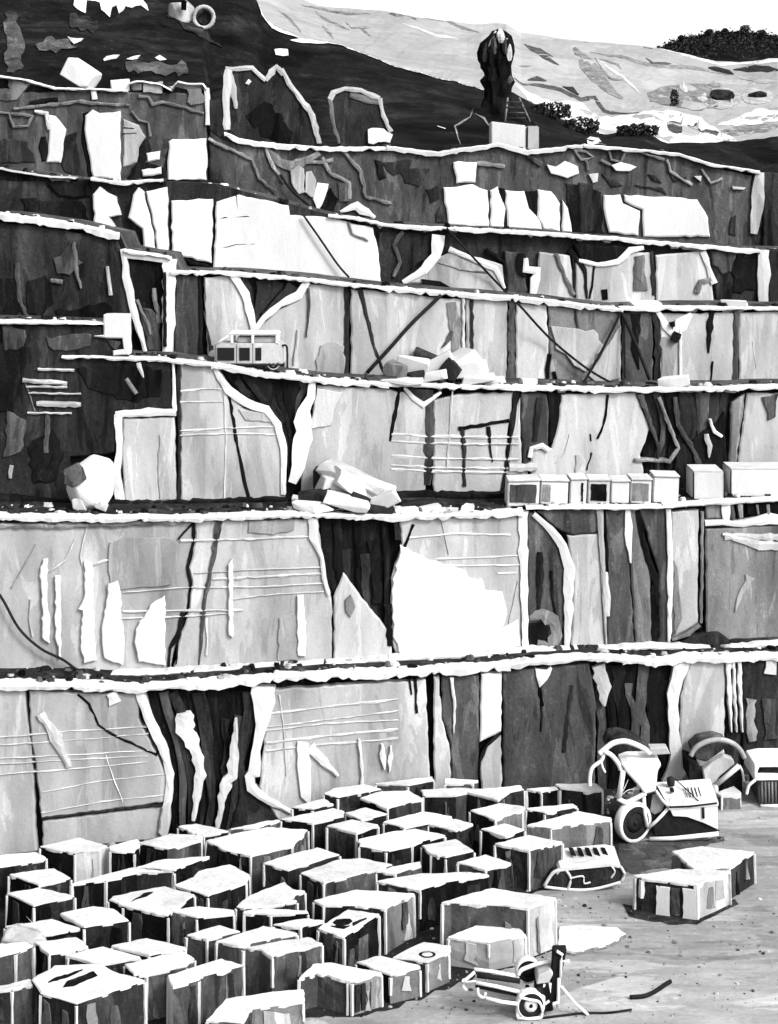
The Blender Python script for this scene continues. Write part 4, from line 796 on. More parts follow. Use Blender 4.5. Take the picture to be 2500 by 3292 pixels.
BL = [
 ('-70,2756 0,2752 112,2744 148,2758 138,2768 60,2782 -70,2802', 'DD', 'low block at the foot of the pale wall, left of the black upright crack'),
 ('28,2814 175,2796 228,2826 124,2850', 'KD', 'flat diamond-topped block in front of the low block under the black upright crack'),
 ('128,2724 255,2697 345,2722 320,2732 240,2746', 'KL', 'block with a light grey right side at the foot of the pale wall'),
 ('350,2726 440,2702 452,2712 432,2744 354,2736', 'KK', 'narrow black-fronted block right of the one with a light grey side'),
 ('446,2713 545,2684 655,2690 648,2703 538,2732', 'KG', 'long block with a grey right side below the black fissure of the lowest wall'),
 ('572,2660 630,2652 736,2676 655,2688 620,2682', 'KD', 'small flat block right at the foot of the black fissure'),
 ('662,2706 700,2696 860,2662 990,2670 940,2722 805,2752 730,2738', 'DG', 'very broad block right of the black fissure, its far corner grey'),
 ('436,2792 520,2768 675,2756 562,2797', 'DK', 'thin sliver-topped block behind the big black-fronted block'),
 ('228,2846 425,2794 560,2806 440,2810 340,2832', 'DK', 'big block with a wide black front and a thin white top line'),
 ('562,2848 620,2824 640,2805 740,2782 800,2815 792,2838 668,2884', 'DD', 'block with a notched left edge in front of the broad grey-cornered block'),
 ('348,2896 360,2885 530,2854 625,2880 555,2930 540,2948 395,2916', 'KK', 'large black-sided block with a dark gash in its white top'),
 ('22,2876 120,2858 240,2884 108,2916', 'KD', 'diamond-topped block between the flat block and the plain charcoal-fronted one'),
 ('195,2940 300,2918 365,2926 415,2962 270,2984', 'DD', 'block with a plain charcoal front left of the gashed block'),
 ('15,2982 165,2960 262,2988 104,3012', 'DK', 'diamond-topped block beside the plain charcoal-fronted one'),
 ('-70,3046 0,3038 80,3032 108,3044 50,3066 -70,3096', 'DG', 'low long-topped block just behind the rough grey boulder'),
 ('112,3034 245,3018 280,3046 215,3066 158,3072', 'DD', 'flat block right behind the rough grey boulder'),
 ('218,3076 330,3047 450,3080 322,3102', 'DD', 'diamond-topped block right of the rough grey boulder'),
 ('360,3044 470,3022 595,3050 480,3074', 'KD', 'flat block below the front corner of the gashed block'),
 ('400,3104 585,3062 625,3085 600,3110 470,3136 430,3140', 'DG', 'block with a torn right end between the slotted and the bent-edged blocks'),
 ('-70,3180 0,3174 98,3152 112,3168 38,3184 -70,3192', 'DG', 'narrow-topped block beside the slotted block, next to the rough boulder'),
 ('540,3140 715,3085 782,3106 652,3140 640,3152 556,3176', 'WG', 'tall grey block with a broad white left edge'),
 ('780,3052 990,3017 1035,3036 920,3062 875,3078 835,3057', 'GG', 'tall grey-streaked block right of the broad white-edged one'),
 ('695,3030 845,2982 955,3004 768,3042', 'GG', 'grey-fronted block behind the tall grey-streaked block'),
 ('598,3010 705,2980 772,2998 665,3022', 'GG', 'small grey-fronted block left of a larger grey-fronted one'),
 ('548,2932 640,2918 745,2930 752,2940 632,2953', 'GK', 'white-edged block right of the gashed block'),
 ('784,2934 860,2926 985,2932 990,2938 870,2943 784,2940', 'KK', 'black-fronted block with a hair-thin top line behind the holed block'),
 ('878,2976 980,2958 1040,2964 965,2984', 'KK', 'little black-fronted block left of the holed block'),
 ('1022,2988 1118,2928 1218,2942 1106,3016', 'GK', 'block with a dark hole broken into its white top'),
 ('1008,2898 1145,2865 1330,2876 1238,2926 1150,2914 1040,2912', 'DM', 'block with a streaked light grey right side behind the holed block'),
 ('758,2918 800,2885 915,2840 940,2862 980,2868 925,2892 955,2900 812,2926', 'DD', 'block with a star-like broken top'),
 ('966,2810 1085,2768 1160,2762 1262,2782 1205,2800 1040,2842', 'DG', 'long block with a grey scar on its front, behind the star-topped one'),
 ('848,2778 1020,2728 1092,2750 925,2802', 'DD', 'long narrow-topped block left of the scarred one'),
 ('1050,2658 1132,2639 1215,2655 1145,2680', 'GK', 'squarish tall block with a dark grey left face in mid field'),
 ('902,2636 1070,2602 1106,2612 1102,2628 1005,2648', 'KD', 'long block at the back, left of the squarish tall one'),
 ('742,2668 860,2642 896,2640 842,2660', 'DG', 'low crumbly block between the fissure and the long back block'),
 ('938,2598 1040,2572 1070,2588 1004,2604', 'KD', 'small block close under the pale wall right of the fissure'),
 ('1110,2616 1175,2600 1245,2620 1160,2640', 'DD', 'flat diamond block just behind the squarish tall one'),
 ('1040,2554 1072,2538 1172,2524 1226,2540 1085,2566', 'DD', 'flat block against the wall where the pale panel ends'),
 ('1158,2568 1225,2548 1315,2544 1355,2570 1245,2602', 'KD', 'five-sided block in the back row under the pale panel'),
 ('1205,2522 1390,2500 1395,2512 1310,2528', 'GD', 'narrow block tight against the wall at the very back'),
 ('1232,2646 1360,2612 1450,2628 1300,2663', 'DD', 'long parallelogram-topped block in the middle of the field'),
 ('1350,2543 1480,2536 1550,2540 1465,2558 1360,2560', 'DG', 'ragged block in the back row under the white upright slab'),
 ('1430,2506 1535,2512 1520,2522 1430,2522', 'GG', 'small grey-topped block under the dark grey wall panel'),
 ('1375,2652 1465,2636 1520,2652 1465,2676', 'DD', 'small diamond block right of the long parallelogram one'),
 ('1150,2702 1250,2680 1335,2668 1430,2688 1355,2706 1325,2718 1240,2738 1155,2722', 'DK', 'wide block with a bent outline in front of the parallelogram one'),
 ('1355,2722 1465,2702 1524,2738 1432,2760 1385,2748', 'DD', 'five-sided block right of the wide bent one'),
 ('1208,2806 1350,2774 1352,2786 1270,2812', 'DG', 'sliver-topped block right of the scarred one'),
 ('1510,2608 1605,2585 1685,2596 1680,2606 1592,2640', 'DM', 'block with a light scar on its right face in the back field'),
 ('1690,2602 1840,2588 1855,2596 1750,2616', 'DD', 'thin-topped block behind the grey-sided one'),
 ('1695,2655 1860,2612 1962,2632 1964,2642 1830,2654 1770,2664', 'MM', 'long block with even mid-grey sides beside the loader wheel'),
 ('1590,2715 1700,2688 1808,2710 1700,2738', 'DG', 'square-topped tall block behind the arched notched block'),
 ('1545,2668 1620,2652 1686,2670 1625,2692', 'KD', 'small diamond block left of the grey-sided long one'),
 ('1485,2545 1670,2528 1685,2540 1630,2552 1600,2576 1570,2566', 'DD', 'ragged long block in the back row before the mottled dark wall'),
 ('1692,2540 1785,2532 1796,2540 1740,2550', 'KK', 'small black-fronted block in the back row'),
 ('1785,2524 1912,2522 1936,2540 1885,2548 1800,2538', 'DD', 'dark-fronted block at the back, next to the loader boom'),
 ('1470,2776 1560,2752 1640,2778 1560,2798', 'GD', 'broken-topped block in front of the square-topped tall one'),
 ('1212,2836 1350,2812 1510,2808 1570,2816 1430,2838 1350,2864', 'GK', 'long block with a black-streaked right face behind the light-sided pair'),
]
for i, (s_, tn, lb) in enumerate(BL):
    hh = HB if ('dark gash' in lb or 'dark hole' in lb) else HB * random.uniform(.94, 1.06)
    o = block(src(s_), hh, tn, lb)
    if 'dark gash' in lb: gash = o
GF = 'front row of cut blocks'
bS = block(src('100,3152 175,3108 320,3104 365,3128 465,3155 245,3230 130,3196'), 1.45, 'DD', 'big front block with a long dark slot across its white top', group=GF)
bH = block(src('665,3282 725,3217 880,3192 975,3184 975,3222 810,3247 775,3292'), 1.0, 'GM', 'low front block with pale grey sides and a bent white top', group=GF)
bA = block(src('960,3147 1005,3104 1065,3100 1225,3132 1130,3160 1080,3147 1020,3132'), .95, 'GM', 'front block with streaked mid-grey faces and a white crack', group=GF)
block(src('1145,3097 1220,3077 1345,3107 1350,3117 1255,3140'), .8, 'KM', 'front block with a light right side between the cracked and ringed blocks', group=GF)
bR = block(src('1261,3082 1362,3034 1447,3045 1443,3067 1373,3097'), .85, 'GM', 'small front block with a dark ring on its white top', group=GF)
block(src('1440,3015 1548,2971 1667,2982 1689,3008 1570,3032'), .85, 'LL', 'pale-sided front block at the edge of the open floor', group=GF)
block(src('1421,2904 1585,2859 1784,2889 1696,2921 1480,2906'), 1.55, 'GL', 'large tall block with a light grey right face at the edge of the open floor', group=GF)
bS2 = block(src('2040,2818 2180,2796 2345,2803 2240,2850 2062,2826'), 1.08, 'DL', 'striped dark and white block standing alone on the open floor', group='blocks standing on the open floor', ew=.11)
block(src('2160,2740 2255,2724 2425,2742 2345,2792 2230,2797'), 1.05, 'MD', 'block with dark streaked right face behind the striped one', group='blocks standing on the open floor')
# features on single blocks
def on_top(o, poly, tone, zt, name, lift=.055, th=.05):
    pr = rough(poly, 1.5, 12); n = len(pr)
    vv = [gp(x, y, zt + lift) - o.location for x, y in pr]; lo = [q - Vector((0, 0, th)) for q in vv]
    pyd(name, vv + lo, [tuple(range(n))] + [(i, (i + 1) % n, n + (i + 1) % n, n + i) for i in range(n)], tone, o)
def ring_poly(cx, cy, rx, ry, n=18): return [(cx + rx * math.cos(2 * math.pi * i / n), cy + ry * math.sin(2 * math.pi * i / n)) for i in range(n)]
on_top(bS, Q2('400,488 430,448 600,382 628,412 560,440 470,480'), 'K', 1.45, 'slot'); on_top(bS, Q2('305,455 340,430 530,370 530,378 420,430 310,460'), 'K', 1.45, 'slot')
hz = gash.dimensions.z
on_top(gash, Q1('845,592 900,560 920,542 985,532 940,560 900,572'), 'K', HB, 'gash', lift=.075)
for o_ in list(bpy.data.objects):
    if o_.get('label', '').startswith('block with a dark hole'): on_top(o_, Q4('620,370 640,352 730,345 745,360 720,380 650,388'), 'K', HB, 'hole', lift=.075); on_top(o_, Q4('745,372 835,338 838,344 750,390'), 'K', HB, 'gash', lift=.075); on_top(o_, Q4('605,392 730,388 690,408 640,402'), 'K', HB, 'gash', lift=.075)
for rr, tn, lf in ((1.0, 'K', .06), (.62, 'top', .07)): on_top(bR, ring_poly(1373, 3068, 27 * rr, 10 * rr), tn, .85, 'ring_mark', lift=lf)
# white stripes on the striped block's left front, built as proud slabs
def face_strip(o, a_px, b_px, h, tone, name, u0, u1, z0=.05, z1=.95, th=.03):
    A, B = gp(*a_px, h) - o.location, gp(*b_px, h) - o.location; A.z = B.z = 0; d = (B - A); nr = Vector((d.y, -d.x, 0)).normalized()
    if nr.y > 0: nr = -nr
    k = 6; vv = []
    for off in (nr * (th + .03), nr * -.12):
        for i in range(k): t = i / (k - 1); vv.append(A * 1.012 + d * (u0 + random.uniform(-.015, .015)) + off + Vector((0, 0, h * (z0 + (z1 - z0) * t))))
        for i in range(k): t = 1 - i / (k - 1); vv.append(A * 1.012 + d * (u1 + random.uniform(-.015, .015)) + off + Vector((0, 0, h * (z0 + (z1 - z0) * t))))
    n = 2 * k; pyd(name, vv, [tuple(range(n)), tuple(range(2 * n - 1, n - 1, -1))] + [(i, (i + 1) % n, n + (i + 1) % n, n + i) for i in range(n)], tone, o)
face_strip(bS2, (2062, 2826), (2240, 2850), 1.08, 'W', 'white_stripe', .28, .52, 0, .86); face_strip(bS2, (2062, 2826), (2240, 2850), 1.08, 'W', 'white_stripe', .76, .98, 0, .9); face_strip(bS2, (2062, 2826), (2240, 2850), 1.08, 'G', 'grey_stripe', .54, .7, .05, .86)
face_strip(bA, (1080, 3147), (1130, 3160), .95, 'W', 'white_crack', .72, .8, 0, .95)
for u_ in (.1, .3, .62): face_strip(bA, (1130, 3160), (1225, 3132), .95, random.choice('DGM'), 'grey_stripe', u_, u_ + .14, .1, .9)
# rough grey boulder among the blocks
cb = gp(70, 3150, 0); tag(hull('rough_boulder', (cb.x, cb.y, 0), (1.75, 1.5, 1.5), 'L', n=30, seed=11, tilt=-.3), 'rough pale grey boulder among the white-topped blocks', 'boulder')
# flat slab lying on the floor
o = block(src('1795,2982 1850,2978 1985,2984 2012,3004 1960,3036 1850,3062 1795,3050'), .12, 'MM', 'thin white slab lying flat beside the large light-faced block', edge=0, group='blocks standing on the open floor', name='flat_slab'); o['kind'] = 'thing'
# arched notched block
ab = empty('arched_block', 'dark arched block with a notched white top and white outline', 'block', loc=gp(1870, 2862))
def PL(o, px, py, Y): return P(px, py, Y) - o.location
Yf = ab.location.y; sc_ = Yf / F
def loc2(o, pts): return [((x - CX) * o.location.y / F - o.location.x, H - (y - YH) * o.location.y / F - o.location.z) for x, y in pts]
out_ = R8('668,530 700,480 740,462 770,458 955,440 1000,448 1015,480 1002,515 880,545 770,552')
body_ = loc2(ab, out_); zmin = min(z for x, z in body_); body_ = [(x, max(0, z - zmin)) for x, z in body_]
prism('stone_body', body_, .0, 1.45, 'D', ab, .06)
tp = [(body_[i][0], body_[i][1]) for i in (2, 3, 4, 5)]
def quad3(name, pts, th, mat, parent):
    vv = [Vector(p) for p in pts]; lo = [p - Vector((0, 0, th)) for p in vv]; n = len(vv)
    return pyd(name, vv + lo, [tuple(range(n)), tuple(range(2 * n - 1, n - 1, -1))] + [(i, (i + 1) % n, n + (i + 1) % n, n + i) for i in range(n)], mat, parent)
xl, xr = body_[2][0], body_[5][0]; zt_ = max(z for x, z in body_) 
arc_ = [(xl - .12, body_[2][1] - .12), (body_[2][0], body_[2][1]), (body_[3][0], body_[3][1]), (body_[4][0], body_[4][1]), (body_[5][0], body_[5][1])]
vv = [(x, y, z + dz) for y, dz in ((-.05, -.05), (-.05, .04), (1.5, .05), (1.5, -.05)) for x, z in arc_]; na = len(arc_)
pyd('top_crust', vv, [(r * na + i, r * na + i + 1, ((r + 1) % 4) * na + i + 1, ((r + 1) % 4) * na + i) for r in range(4) for i in range(na - 1)] + [(0, na, 2 * na, 3 * na), (na - 1, 4 * na - 1, 3 * na - 1, 2 * na - 1)], 'top', ab)
for i in range(5):
    x_ = xl + .45 + i * (xr - xl - .8) / 4.5; quad3('drill_notch', [(x_, .75, zt_ + .06), (x_ + .16, .6, zt_ + .06), (x_ + .12, 1.15, zt_ + .075), (x_ - .02, 1.2, zt_ + .075)], .06, 'K', ab)
for pts_, r_ in ((R8('670,532 705,478 738,462'), .06), (R8('670,535 770,552 880,546 1000,516'), .05), (R8('765,465 785,500 772,550'), .05), (R8('960,445 975,470 958,498'), .035), (R8('1000,448 1016,480 1003,514'), .05), (R8('785,498 838,490 842,520 870,516'), .03)):
    q_ = [(x, -.03, max(.04, z - zmin)) for x, z in loc2(ab, pts_)]; tube('white_edge', smooth_pts(q_, 4), r_, 'W', ab, 6)

# ------------------------------------------------------------------ ledge things
c = on_ledge('B', 1905, .5)
for x0_, x1_, h_, tn, lb in ((510, 648, .95, 'G', 'small pale block with a wide dark grey face, first in the low ledge row'), (654, 772, .9, 'M', 'small pale block with a narrow grey strip, second in the low ledge row'), (780, 852, .98, 'K', 'narrow white block with a black slit in the low ledge row'),
        (858, 952, .92, 'K', 'small block with a black square face in the low ledge row'), (958, 1036, .86, None, 'plain white block between the black-faced and grey-faced ones in the ledge row'), (1042, 1132, .94, 'M', 'small block with a square grey face in the low ledge row'), (1140, 1250, 1.02, None, 'plain white block at the right end of the low ledge row')):
    pa, pb = 1250 + .744 * x0_, 1250 + .744 * x1_; cc = on_ledge('B', (pa + pb) / 2, random.uniform(.35, .6)); hw = (pb - pa) * cc.y / F / 2
    e = empty('sawn_block', lb, 'block', 'low row of small blocks on the ledge', loc=cc); e.rotation_euler.z = random.uniform(-.05, .05)
    tl_ = random.uniform(-.03, .03)
    box('block_body', (-hw, 0, -.05), (hw, 1.2, h_), 'W', e, .04, shear=lambda q: (q.x + .04 * q.z, q.y, q.z + tl_ * q.x)); box('top_crust', (-hw + .04, -.04, h_ + .002), (hw + .08, 1.15, h_ + .07), 'top', e, .02, shear=lambda q: (q.x, q.y, q.z + tl_ * q.x + .02))
    if tn:
        w0_, w1_ = dict(M=(-.35, .25), K=(-.75, .7), G=(-.85, .8)).get(tn); w0_, w1_ = ((.35, .6) if 'slit' in lb else (-.85, -.3) if 'strip' in lb else (w0_ * 1.0, w1_)) if tn != 'M' or 'strip' in lb else (-.85, .75)
        panel2 = rough([(w0_ * hw, .12), (w1_ * hw, .1), (w1_ * hw, h_ - .12), (w0_ * hw, h_ - .1)], .02, .15); prism('dark_face', [(x + .04 * z, z) for x, z in panel2], -.03, .05, tn, e, .008)
for x0_, x1_, lb in ((2228, 2328, 'squared white block on the ledge right of the low cabin'), (2348, 2560, 'long squared white block on the ledge, second from the low cabin')):
    cc = on_ledge('B', (x0_ + x1_) / 2, .5); hw = (x1_ - x0_) * cc.y / F / 2
    e = empty('sawn_block', lb, 'block', 'squared blocks on the cabin ledge', loc=cc)
    box('block_body', (-hw, 0, -.05), (hw, 1.6, 1.12), 'W', e, .05); box('top_crust', (-hw + .02, .03, 1.122), (hw - .05, 1.55, 1.17), 'top', e, .01)
    for s_ in (-1, 1): tube('dark_joint', [(s_ * hw * .99, -.01, .0), (s_ * hw, -.01, .6), (s_ * hw * .985, -.01, 1.1)], .03, 'D', e, 5)
# service vehicle on the ledge of wall C
c = on_ledge('C', 808, .3); s = c.y / F
tr = empty('service_truck', 'small white flat-fronted truck with black windows parked on the high ledge', 'truck', loc=c)
def tx(zx): return (.744 * zx - 808) * s
box('truck_body', (tx(925), 0, .18), (tx(1225), 1.3, 1.06), 'l', tr, .08); box('cab_roof', (tx(985), .1, 1.38), (tx(1205), 1.2, 1.50), 'metal', tr, .05)
for x_ in (1000, 1090, 1195): box('roof_post', (tx(x_) - .05, .08, 1.0), (tx(x_) + .05, .18, 1.4), 'metal', tr, .015); 
for x_ in (1000, 1195): box('roof_post', (tx(x_) - .05, 1.1, 1.0), (tx(x_) + .05, 1.2, 1.4), 'metal', tr, .015)
box('engine_cover', (tx(1020), .25, 1.05), (tx(1190), 1.0, 1.3), 'L', tr, .04)
for x0_, x1_ in ((935, 1015), (1030, 1082), (1100, 1132)): box('window', (tx(x0_), -.025, .34), (tx(x1_), .05, .92), 'glass', tr, .03)
for x_ in (965, 1180):
    for y_ in (.12, 1.15): wheel(tr, (tx(x_), y_, .24), .25, .2)
tube('exhaust_pipe', smooth_pts([(tx(1215), .1, .95), (tx(1232), .05, .98), (tx(1240), .05, .8), (tx(1240), .05, .05)], 4), .045, 'D', tr)
for x_ in (1022, 1092): tube('door_seam', [(tx(x_), -.004, .25), (tx(x_), -.004, 1.02)], .012, 'D', tr, 5)
for x_ in (945, 1205): lathe('headlight', [(.001, -.03), (.06, -.02), (.06, .04), (.001, .05)], 'L', tr, 12).location = (tx(x_), -.0, .28)
tube('bumper', [(tx(922), -.06, .2), (tx(1228), -.06, .2)], .04, 'D', tr, 6); box('side_mirror', (tx(912), -.1, .8), (tx(922), .0, .98), 'rubber', tr, .01)
tube('front_rail', [(tx(925), -.02, 1.0), (tx(985), -.02, 1.38)], .03, 'metal', tr)
# leaning poles and hanging cables
def pole(k, pts, r, label, top_dy=-.25, bot_dy=-.75, name='leaning_pole', cat='pole', mat='rubber'):
    n = len(pts); q = []
    for i, (x, y) in enumerate(pts):
        t = i / (n - 1); Y = YW(k, x) + top_dy + (bot_dy - top_dy) * t; q.append(P(x, y, Y))
    return tag(tube(name, smooth_pts(q, 5), r, mat), label, cat)
pole('D', R4('225,200 100,320 0,432') + R3('1585,535'), .085, 'thick black pole leaning down left over the rubble heap', -.25, -.2)
pole('D', R4('1004,272 920,440 836,588'), .06, 'left pole of the three that meet under the white stone'); pole('D', R4('1006,276 1070,420 1126,565'), .08, 'right pole of the three that meet under the white stone', -.32, -.8); pole('D', R4('1014,290 1018,430 1020,560'), .045, 'thin upright pole between the two spread ones', -.3, -.5)
def cable(pts, label, r=.055):
    q = [P(x, y, YW(a, x) + dy) for x, y, a, dy in pts]; return tag(tube('hanging_cable', smooth_pts(q, 5), r, 'rubber'), label, 'cable')
cable([(1435, 733, 'E', -.4), (1528, 835, 'E', -.5), (1622, 935, 'E', -.5), (1668, 980, 'D', -.4), (1770, 1090, 'D', -.35), (1890, 1187, 'D', -.4), (1990, 1244, 'D', -.5)], 'long black cable falling across two walls to the foot of the pole tripod')
cable([(975, 692, 'E', -.25), (1030, 770, 'E', -.3), (1085, 850, 'E', -.3), (1122, 892, 'E', -.35)], 'short black cable hanging across the largest white slab', .05)
cable([(900, 560, 'F', -.25), (940, 615, 'F', -.3), (1020, 682, 'F', -.35)], 'black cable curving down the grey top wall to the white slab', .07)
cable([(-60, 1860, 'B', -.25), (0, 1915, 'B', -.25), (60, 2020, 'B', -.25), (130, 2085, 'B', -.25), (200, 2120, 'B', -.25), (260, 2160, 'B', -.3), (330, 2172, 'B', -.5)], 'black hose sagging down the left end of the second wall to its ledge', .05)
# on the hill top
c = Vector(P(1650, 478, YW('F', 1650) + 1.5)); c.z = ledge_z('F', c.x); s = c.y / F
e = empty('sawn_block', 'white sawn block standing on the topmost lip below the rock pinnacle', 'block', loc=c)
box('block_body', (-72 * s, 0, -.1), (42 * s, 1.6, 78 * s), 'W', e, .06, shear=lambda q: (q.x, q.y, q.z - .12 * (q.x + .2)))
box('side_slab', (44 * s, -.05, -.1), (82 * s, 1.5, 70 * s), 'l', e, .05); tube('dark_joint', [(43 * s, -.02, .05), (44 * s, -.02, 66 * s)], .035, 'D', e, 5)
hit, _ = drop(bvhD, 1600, 372); s = hit.y / F
pn = empty('rock_pinnacle', 'dark standing rock pillar with white streaks on the skyline', 'rock', loc=hit - Vector((0, 0, .4)))
def column(name, prof_, tone, parent, n=18, sq=.8, jit=.1, cy=0.0):
    """an upright rock: rings of (z, centre x, radius) with a broken outline"""
    v, f = [], []; ph = [random.uniform(.8, 1.15) for _ in range(n)]
    for z, cx_, r in prof_:
        for j in range(n):
            a = 2 * math.pi * j / n; rr = r * ph[j] * random.uniform(1 - jit, 1 + jit); v.append((cx_ + rr * math.cos(a), cy + rr * math.sin(a) * sq, z + random.uniform(-.3, .3) * r * .3))
    for i in range(len(prof_) - 1):
        for j in range(n): q = (j + 1) % n; f.append((i * n + j, i * n + q, i * n + n + q, i * n + n + j))
    f += [tuple(range(n)), tuple((len(prof_) - 1) * n + j for j in range(n - 1, -1, -1))]
    return pyd(name, v, f, tone, parent)
column('shaft', [(z * s, x * s, r * s) for z, x, r in ((-20, 14, 120), (5, 12, 84), (25, 8, 62), (50, 4, 48), (80, 0, 38), (110, -4, 40), (130, -2, 44), (150, 0, 40), (175, -6, 42), (200, -8, 46), (225, -6, 48), (250, -2, 44), (275, 2, 34), (292, 4, 18), (298, 4, 6))], 'K', pn, n=22, jit=.2)
for z0, z1, x0_, x1_, r_, tn in ((225, 298, -30, -6, 8, 'W'), (250, 302, 8, 4, 12, 'W'), (195, 275, 36, 26, 9, 'l'), (190, 260, -44, -38, 9, 'G'), (215, 280, -14, -16, 9, 'G'), (215, 285, 22, 16, 8, 'G'), (120, 150, 34, 38, 8, 'G')):
    column('pale_streak', [((z0 + (z1 - z0) * t) * s, (x0_ + (x1_ - x0_) * t) * s, r_ * .75 * s * (.4 + 1.2 * math.sin(math.pi * min(1, t + .1)))) for t in (0, .15, .35, .55, .75, .9)], tn, pn, n=8, jit=.2, cy=-34 * s * (1 if abs(x0_) < 30 else .6))
hit2, _ = drop(bvhD, 1660, 392); s = hit2.y / F
ld = empty('frame_ladder', 'small grey trestle ladder standing below the rock pinnacle', 'ladder', loc=hit2)
for x0_, x1_, y_ in ((-38, -30, -.3), (8, 42, -.3), (-38, -30, .4), (8, 42, .4)): tube('rail', [(x1_ * s if x0_ > 0 else x0_ * s, y_, 0), (x0_ * s + (10 * s if x0_ < 0 else 0), 0, 78 * s)], .07, 'M', ld, 6)
for k_ in range(4): z_ = (12 + 17 * k_) * s; tube('rung', [(-36 * s, -.2, z_), ((38 - 6 * k_) * s, -.2, z_)], .04, 'G', ld, 5)
# ring-shaped pale rock near the top left
hit3, nn3 = drop(bvhD, 615, 75); s = hit3.y / F
rg = empty('ringed_boulder', 'pale boulder with a round ring at its right end, high on the black hill', 'boulder', loc=hit3 - Vector((0, 0, .3)))
hull('boulder_body', (-35 * s, .3, 0), (105 * s, 1.2, 88 * s), 'L', rg, 26, seed=31)
tube('stone_ring', [(40 * s + 32 * s * math.cos(a), -.1, 34 * s + 34 * s * math.sin(a)) for a in [2 * math.pi * i / 20 for i in range(20)]], 7 * s, 'L', rg, 7, closed=True)
hull('ring_core', (40 * s, .2, 8 * s), (46 * s, .5, 52 * s), 'D', rg, 20, seed=32); hull('notch_stone', (-22 * s, -.35, 55 * s), (20 * s, .3, 34 * s), 'K', rg, 14, seed=33)
# great dark slabs leaning on the hill foot, with pale edges
def hill_slab(poly, rims, label, dy):
    root = empty('leaning_slab', label, 'rock slab', 'great slabs on the black hill', loc=(0, 0, 0), kind='thing'); X = P(poly[0][0], 0, 79).x
    o = rough(poly, 3, 20); a = 79.0 + dy
    inn = inset(o, 5); n = len(o); W3 = lambda p, dd: P(p[0], p[1], YW(a, p[0])) + Vector((0, dd, 0))
    v = [W3(p, 1.2) for p in o] + [W3(p, .06) for p in o] + [W3(p, 0) for p in inn]; f = []
    for j in range(n): q = (j + 1) % n; f += [(j, q, n + q, n + j), (n + j, n + q, 2 * n + q, 2 * n + j)]
    f += [tuple(range(2 * n, 3 * n)), tuple(range(n - 1, -1, -1))]; pyd('slab_body', v, f, 'D', root)
    for pts, wpx, tn in rims: ribbon(None, tn, pts, wpx, -.12, 'pale_rim', 2, 18, parent=root, a=a)
    return root, a
r1, a1 = hill_slab(R1('980,300 1090,292 1150,352 1195,295 1245,350 1355,510 1380,640 1110,635 985,600'), [(R1('975,300 1090,292 1148,348'), 16, 'l'), (R1('1148,348 1195,288 1225,320'), 18, 'L'), (R1('1215,300 1250,360 1350,500 1378,620'), [14, 14, 18, 12], 'L'), (R1('985,310 1010,380 1020,470'), [20, 16, 8], 'l')], 'great dark slab with a notched pale top edge at the hill foot', 0)
ribbon(None, 'K', R1('1100,470 1170,540 1260,600'), [70, 90, 50], -.06, 'black_patch', 5, 18, parent=r1, a=a1); ribbon(None, 'W', R1('1068,350 1080,360'), 16, -.1, 'pale_spot', 1, 8, parent=r1, a=a1); ribbon(None, 'L', R1('1005,350 1018,460'), [8, 14], -.1, 'pale_spot', 1, 12, parent=r1, a=a1)
r2_, a2 = hill_slab(R1('1430,425 1490,385 1640,435 1668,540 1690,640 1465,640 1440,520'), [(R1('1425,430 1440,400 1490,382 1560,390 1640,425'), 16, 'l'), (R1('1640,425 1655,500 1690,570'), 14, 'L'), (R1('1425,430 1440,520 1465,620'), 12, 'M')], 'dark five-sided slab with a pale outline right of the notched slab', .3)
panel_a = ribbon(None, 'W', R1('1590,590 1650,585 1690,600'), [50, 44, 30], -.2, 'white_chip', 2, 14, parent=r2_, a=a2); ribbon(None, 'M', R1('1510,410 1580,430 1640,450'), [16, 22, 8], -.08, 'grey_patch', 3, 14, parent=r2_, a=a2)
# stones and low bushes on the pale mountain
for px, py, w_, h_, tn, lb in ((2318, 320, 92, 40, 'D', 'dark boulder ringed by pale scree on the right of the mountain'), (2435, 312, 68, 26, 'D', 'smaller dark boulder right of the ringed one on the mountain')):
    h3, _ = drop(bvhP, px, py); s = h3.y / F; tag(hull('mountain_boulder', h3 - Vector((0, 0, .3)), (w_ * s, w_ * s * .6, h_ * s), tn, n=26, seed=int(px)), lb, 'boulder')
for px, py, w_, h_, tn in ((2318, 332, 120, 24, 'L'), (2435, 324, 96, 18, 'L')):
    patch('scree_patch', bvhP, ring_poly(px, py - 16, w_ * .55, h_ + 10, 16), tn, hillP, lift=.45)

# ------------------------------------------------------------------ loose chips nobody could count
def chips(name, label, spots, mats):
    v, f, fm = [], [], []
    for c, r in spots:
        b = len(v); k = random.randint(5, 6); sx, sy, sz = r * random.uniform(.7, 1.4), r * random.uniform(.6, 1.1), r * random.uniform(.4, .9); mi = random.randrange(len(mats)); ph = random.uniform(0, 6)
        for j in range(k): a = ph + 2 * math.pi * j / k; v.append((c.x + sx * math.cos(a) * random.uniform(.7, 1.1), c.y + sy * math.sin(a), c.z - .02))
        for j in range(k): a = ph + 2 * math.pi * j / k + .2; t_ = random.uniform(.45, .8); v.append((c.x + sx * t_ * math.cos(a), c.y + sy * t_ * math.sin(a), c.z + sz * random.uniform(.7, 1)))
        for j in range(k): q = (j + 1) % k; f.append((b + j, b + q, b + k + q, b + k + j)); fm.append(mi)
        f.append(tuple(b + k + j for j in range(k))); fm.append(mi)
    tag(pyd(name, v, f, mats, fm=fm), label, 'rubble', kind='stuff')
sp = []
for i in range(1100):
    px, py = random.uniform(1300, 2650), 2540 + 800 * random.random() ** .8
    if random.random() < .5: px, py = random.gauss(1500, 330), random.gauss(2980, 160)
    if py < 2540: continue
    sp.append((gp(px, py), .025 + .07 * random.random() ** 4))
